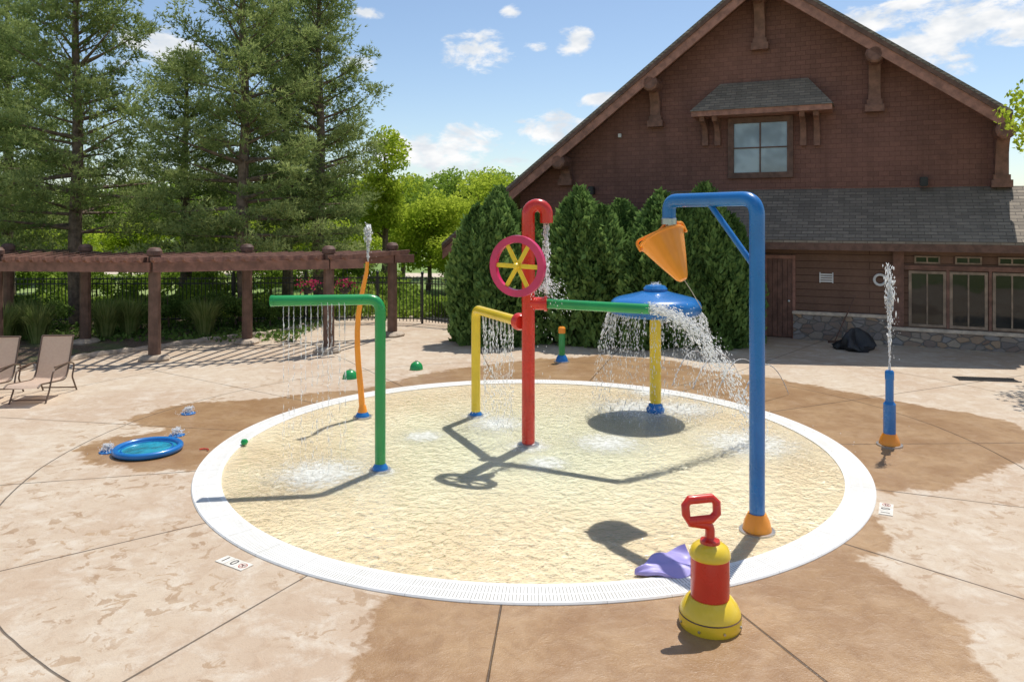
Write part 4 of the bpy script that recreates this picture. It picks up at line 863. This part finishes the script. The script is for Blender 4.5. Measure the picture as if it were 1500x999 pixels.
broad('leafy_tree', at(563, 33), 8.0, 1.6, 1.6, 21, M['lime'], 'tall narrow bright yellow green tree right of the pines', .16, 1.5)
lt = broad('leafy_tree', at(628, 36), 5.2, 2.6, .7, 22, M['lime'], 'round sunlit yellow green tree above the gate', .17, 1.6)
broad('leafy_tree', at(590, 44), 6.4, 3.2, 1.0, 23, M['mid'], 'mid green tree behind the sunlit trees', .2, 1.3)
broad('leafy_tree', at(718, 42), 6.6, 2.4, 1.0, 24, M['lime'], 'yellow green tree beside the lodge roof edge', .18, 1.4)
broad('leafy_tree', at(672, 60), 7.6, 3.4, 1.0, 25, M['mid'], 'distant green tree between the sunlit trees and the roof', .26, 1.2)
bgt = broad('leafy_tree', at(300, 55), 6.4, 4.0, 1.0, 26, M['mid'], 'distant round tree seen under the pines by the middle post', .28, 1.2)
for i, (x, Z, s, lab) in enumerate(((150, 60, 1.0, 'distant tree seen between the far left pines'), (430, 62, 1.1, 'distant tree seen left of the wavy orange tube'), (520, 75, 1.3, 'distant tree right behind the wavy orange tube'), (20, 58, 1.0, 'distant tree at the far left beyond the fence'), (620, 95, 1.5, 'farthest dark tree on the horizon above the gate'), (740, 90, 1.5, 'far tree hidden partly by the lodge roof'), (225, 68, 1.1, 'distant tree seen above the pergola beside the front post'), (370, 72, 1.2, 'distant tree behind the trunk of the middle pine'))):
    dup(bgt, at(x, Z), (s, s, s), i*1.3, lab)
for i, (x, Z, s, lab) in enumerate(((190, 44, .85, 'sunlit yellow green tree seen under the left pines'), (85, 40, .8, 'sunlit tree low behind the far left pine trunk'), (410, 40, .9, 'sunlit tree between the middle pine and the flower baskets'), (500, 38, .85, 'sunlit low tree behind the wavy orange tube'), (680, 34, .7, 'small sunlit tree directly behind the iron gate'), (310, 46, .9, 'sunlit tree framed by the pergola middle bay'))):
    dup(lt, at(x, Z), (s*1.15, s*1.15, s*.85), i*1.1+.4, lab)
bush = broad('meadow_bush', at(140, 31), 1.75, 1.7, .05, 41, M['mid'], 'bushy meadow shrub beyond the fence under the far left pine', .13, 1.3, 'shrub', False, 26); bush['group'] = 'bushes beyond the iron fence'
for i, (x, Z, s, lab) in enumerate(((-20, 32, 1.0, 'bushy meadow shrub beyond the fence at the far left edge'), (60, 34, 1.1, 'bushy meadow shrub beyond the fence behind the grass clumps'), (235, 33, .95, 'bushy meadow shrub beyond the fence behind the front post'), (310, 31, .9, 'bushy meadow shrub beyond the fence in the middle bay'), (395, 34, 1.05, 'bushy meadow shrub beyond the fence right of the middle pine'), (480, 33, 1.0, 'bushy meadow shrub beyond the fence under the flower baskets'), (560, 31, .8, 'bushy meadow shrub beyond the fence behind the last post'))):
    dup(bush, at(x, Z), (s*1.25, s, s), i*1.9, lab)
broad('leafy_tree', Vector((12.5, 15.8, 0)), 7.6, 1.95, 3.9, 27, M['lime'], 'tree with yellow green leaves reaching in from the right edge', .13, 1.2)
# arborvitae
def arbor(name, loc, H, Rr, seed, label):
    g = np.random.default_rng(seed); E = empty(name, loc, label, 'shrub', 'evergreen shrubs against the lodge'); PP, OO, RN = [], [], []
    for (ox, oy, hs, rs_, n) in ((0, 0, 1, .8, 15000), (.6*Rr, .1, .8, .66, 9500), (-.58*Rr, -.15, .88, .64, 9500), (.15, -.45*Rr, .7, .72, 9000)):
        t = g.random(n)**1.05; prof = np.interp(t, [0, .08, .3, .55, .75, .88, .95, 1], [.95, 1.05, 1.08, 1.0, .8, .52, .28, .05])*Rr*rs_; az = g.random(n)*2*PI
        lump = 1+.13*np.sin(3*az+seed+t*5)+.11*np.sin(6*az+t*13+seed*2+ox)+.09*np.sin(11*az-t*27)
        q_ = prof*lump*(1-.3*g.random(n)**1.7+.12*g.random(n)**5)
        PP.append(np.stack([ox+q_*np.cos(az), oy+q_*np.sin(az), t*H*hs*(1+.06*np.sin(az*3+ox*5))+g.normal(size=n)*.05], -1)+np.array(loc))
        OO.append(np.stack([np.cos(az)*.5, np.sin(az)*.5, np.full(n, .9)], -1)+g.normal(size=(n, 3))*.35); RN.append(np.clip((q_/prof-.72)*2.2+g.normal(size=n)*.18, 0, 1))  # leaf tone: darker deeper inside the crown, plus random
    p = np.concatenate(PP); out_ = np.concatenate(OO); r = np.concatenate(RN); n = len(p); p[:, 2] = np.maximum(p[:, 2], .02); out_ /= np.linalg.norm(out_, axis=1, keepdims=True)
    b = np.cross(out_, g.normal(size=(n, 3))); b /= np.linalg.norm(b, axis=1, keepdims=True); s = (.1+.13*g.random(n))[:, None]
    v = np.stack([p-out_*s*.4, p+b*s*.28, p+out_*s*.7, p-b*s*.28], 1).reshape(-1, 3)
    npmesh('crown', v, np.arange(4*n).reshape(n, 4), M['arbor'], E, attr={'leaf_tone': np.repeat(r, 4)})
    mb = MB(); mb.lathe([(.5*Rr, .05), (.6*Rr, .4), (.55*Rr, H*.35), (.4*Rr, H*.6), (.05, H*.8), (0, H*.82)], loc, seg=14); mb.build('light_block_core', M['bark'], E); return E  # solid dark core added inside the crown to block light
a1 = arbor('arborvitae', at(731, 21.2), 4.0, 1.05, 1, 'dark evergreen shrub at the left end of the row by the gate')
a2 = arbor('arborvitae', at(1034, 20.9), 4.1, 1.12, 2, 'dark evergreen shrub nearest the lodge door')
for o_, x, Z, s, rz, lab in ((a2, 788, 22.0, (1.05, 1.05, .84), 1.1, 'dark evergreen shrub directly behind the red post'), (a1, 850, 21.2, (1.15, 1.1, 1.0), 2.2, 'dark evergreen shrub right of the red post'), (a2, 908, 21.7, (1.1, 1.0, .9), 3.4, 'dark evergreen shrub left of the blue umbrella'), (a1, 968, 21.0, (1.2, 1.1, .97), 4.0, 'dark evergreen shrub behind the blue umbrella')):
    c = dup(o_, at(x, Z), s, rz, lab)
sh = broad('round_shrub', at(300, 23.2), 1.15, .8, .1, 31, M['shrub'], 'low shrub before the fence, right of the middle bed', .07, 1.4, 'shrub', False, 22); sh['group'] = 'low shrubs in the planting bed'
for i, (x, Z, s, lab) in enumerate(((245, 23.4, 1.0, 'low shrub behind the second pergola post'), (345, 23.5, 1.1, 'low shrub beside the trunk of the middle pine'), (170, 23.6, .9, 'low shrub between the first two pergola posts'), (395, 23.6, .85, 'low shrub at the right end of the bed'), (205, 22.6, .7, 'small low shrub left of the front post'), (60, 22.6, 1.1, 'low shrub behind the lounge chairs'), (-10, 22.4, 1.2, 'low shrub at the left frame edge'))):
    c = dup(sh, at(x, Z), (s*1.1, s, s*.95), i*1.7, lab)
def grass_clump(loc, seed, label):
    g = np.random.default_rng(seed); n = 420; az = g.random(n)*2*PI; sp_ = .12+.5*g.random(n); h = .7+.5*g.random(n); r0 = .18*np.sqrt(g.random(n))
    bx_ = np.stack([r0*np.cos(az), r0*np.sin(az), np.zeros(n)], -1)+np.array(loc); d = np.stack([np.cos(az), np.sin(az), np.zeros(n)], -1); sd = np.stack([-np.sin(az), np.cos(az), np.zeros(n)], -1)*.011
    m_ = bx_+d*(sp_*.35)[:, None]+np.array([0, 0, 1])*(h*.65)[:, None]; t_ = bx_+d*sp_[:, None]+np.array([0, 0, 1])*h[:, None]
    v2 = np.stack([bx_-sd, bx_+sd, m_+sd, m_-sd, m_-sd, m_+sd, t_, t_+1e-4], 1).reshape(-1, 3)
    return tag(npmesh('ornamental_grass', v2, np.arange(8*n).reshape(-1, 4), M['grassb'], org=loc, attr={'leaf_tone': np.repeat(g.random(n), 8)}), label, 'grass clump', 'ornamental grass clumps')
for i, (x, Z, lab) in enumerate(((30, 21.4, 'ornamental grass clump left of the chair backs'), (55, 20.7, 'ornamental grass clump just above the tan lounge chair'), (155, 21.5, 'ornamental grass clump right of the leftmost thick post'), (190, 22.0, 'ornamental grass clump in the middle of the bed'), (5, 20.6, 'ornamental grass clump at the left frame edge'), (300, 21.9, 'ornamental grass clump before the dark shrubs'))):
    grass_clump(at(x, Z), 50+i, lab)
g_ = np.random.default_rng(5); n = 5000; xx = -18+12*g_.random(n); yy = 20.9+4.2*g_.random(n); pp = np.stack([xx, yy, .02+.12*g_.random(n)], -1)
tag(leafcloud('ground_cover', pp, .13, M['shrub'], up=.5), 'leafy ground cover spread through the bed', 'plants', kind='stuff')
n = 26000; xx = -30+33*g_.random(n); yy = 25.8+4.5*g_.random(n); hh_ = (.35+.5*np.clip(np.sin(xx*.9)+np.sin(xx*2.3+yy), 0, 2))*g_.random(n); pp = np.stack([xx, yy, hh_], -1)
tag(leafcloud('meadow_growth', pp, .2, M['mid'], up=.6), 'tall loose meadow growth just beyond the iron fence', 'plants', kind='stuff')
# ---------------------------------------------------------------- lounge chairs
def chair(loc, rz, label):
    E = empty('lounge_chair', (0, 0, 0), label, 'chair', 'tan sling lounge chairs')
    prof = [(-.95, .33), (-.87, .38), (-.6, .35), (-.1, .3), (.02, .31), (.1, .42), (.22, .78), (.31, 1.06), (.34, 1.09)]
    pf = fillet([(0, y, z) for y, z in prof], .12, 3); mb = MB(); v = []
    for p in pf: v += [(-.28, p.y, p.z), (0, p.y, p.z-.012), (.28, p.y, p.z)]
    mb.add(v, [(i*3+j, i*3+j+1, (i+1)*3+j+1, (i+1)*3+j) for i in range(len(pf)-1) for j in range(2)]); mb.build('sling', M['sling'], E)
    for s in (-1, 1):
        mb = MB(); mb.tube([(s*.295, p.y, p.z) for p in pf], .016, 8); mb.build('side_rail', M['cframe'], E)
        mb = MB(); mb.tube(fillet([(s*.32, -.75, .0), (s*.32, -.62, .2), (s*.33, -.5, .55), (s*.33, .1, .6), (s*.33, .3, .55), (s*.32, .22, .3), (s*.32, .4, 0)], .1, 4), .016, 8); mb.build('leg', M['cframe'], E)
        mb = MB(); mb.box((s*.33, -.2, .605), (.05, .5, .025)); mb.build('armrest', M['cframe'], E, bevel=.01)
    mb = MB(); mb.tube([(-.32, -.7, .06), (.32, -.7, .06)], .014, 8); mb.tube([(-.32, .37, .06), (.32, .37, .06)], .014, 8); mb.tube([(-.29, .335, 1.09), (.29, .335, 1.09)], .016, 8); mb.build('cross_bar', M['cframe'], E)
    E.location = loc; E.rotation_euler.z = rz; return E
chair(G(72, 578), R(4), 'tan sling lounge chair fully in view at left')
chair(G(-8, 581), R(6), 'tan sling lounge chair cut by the left frame edge')
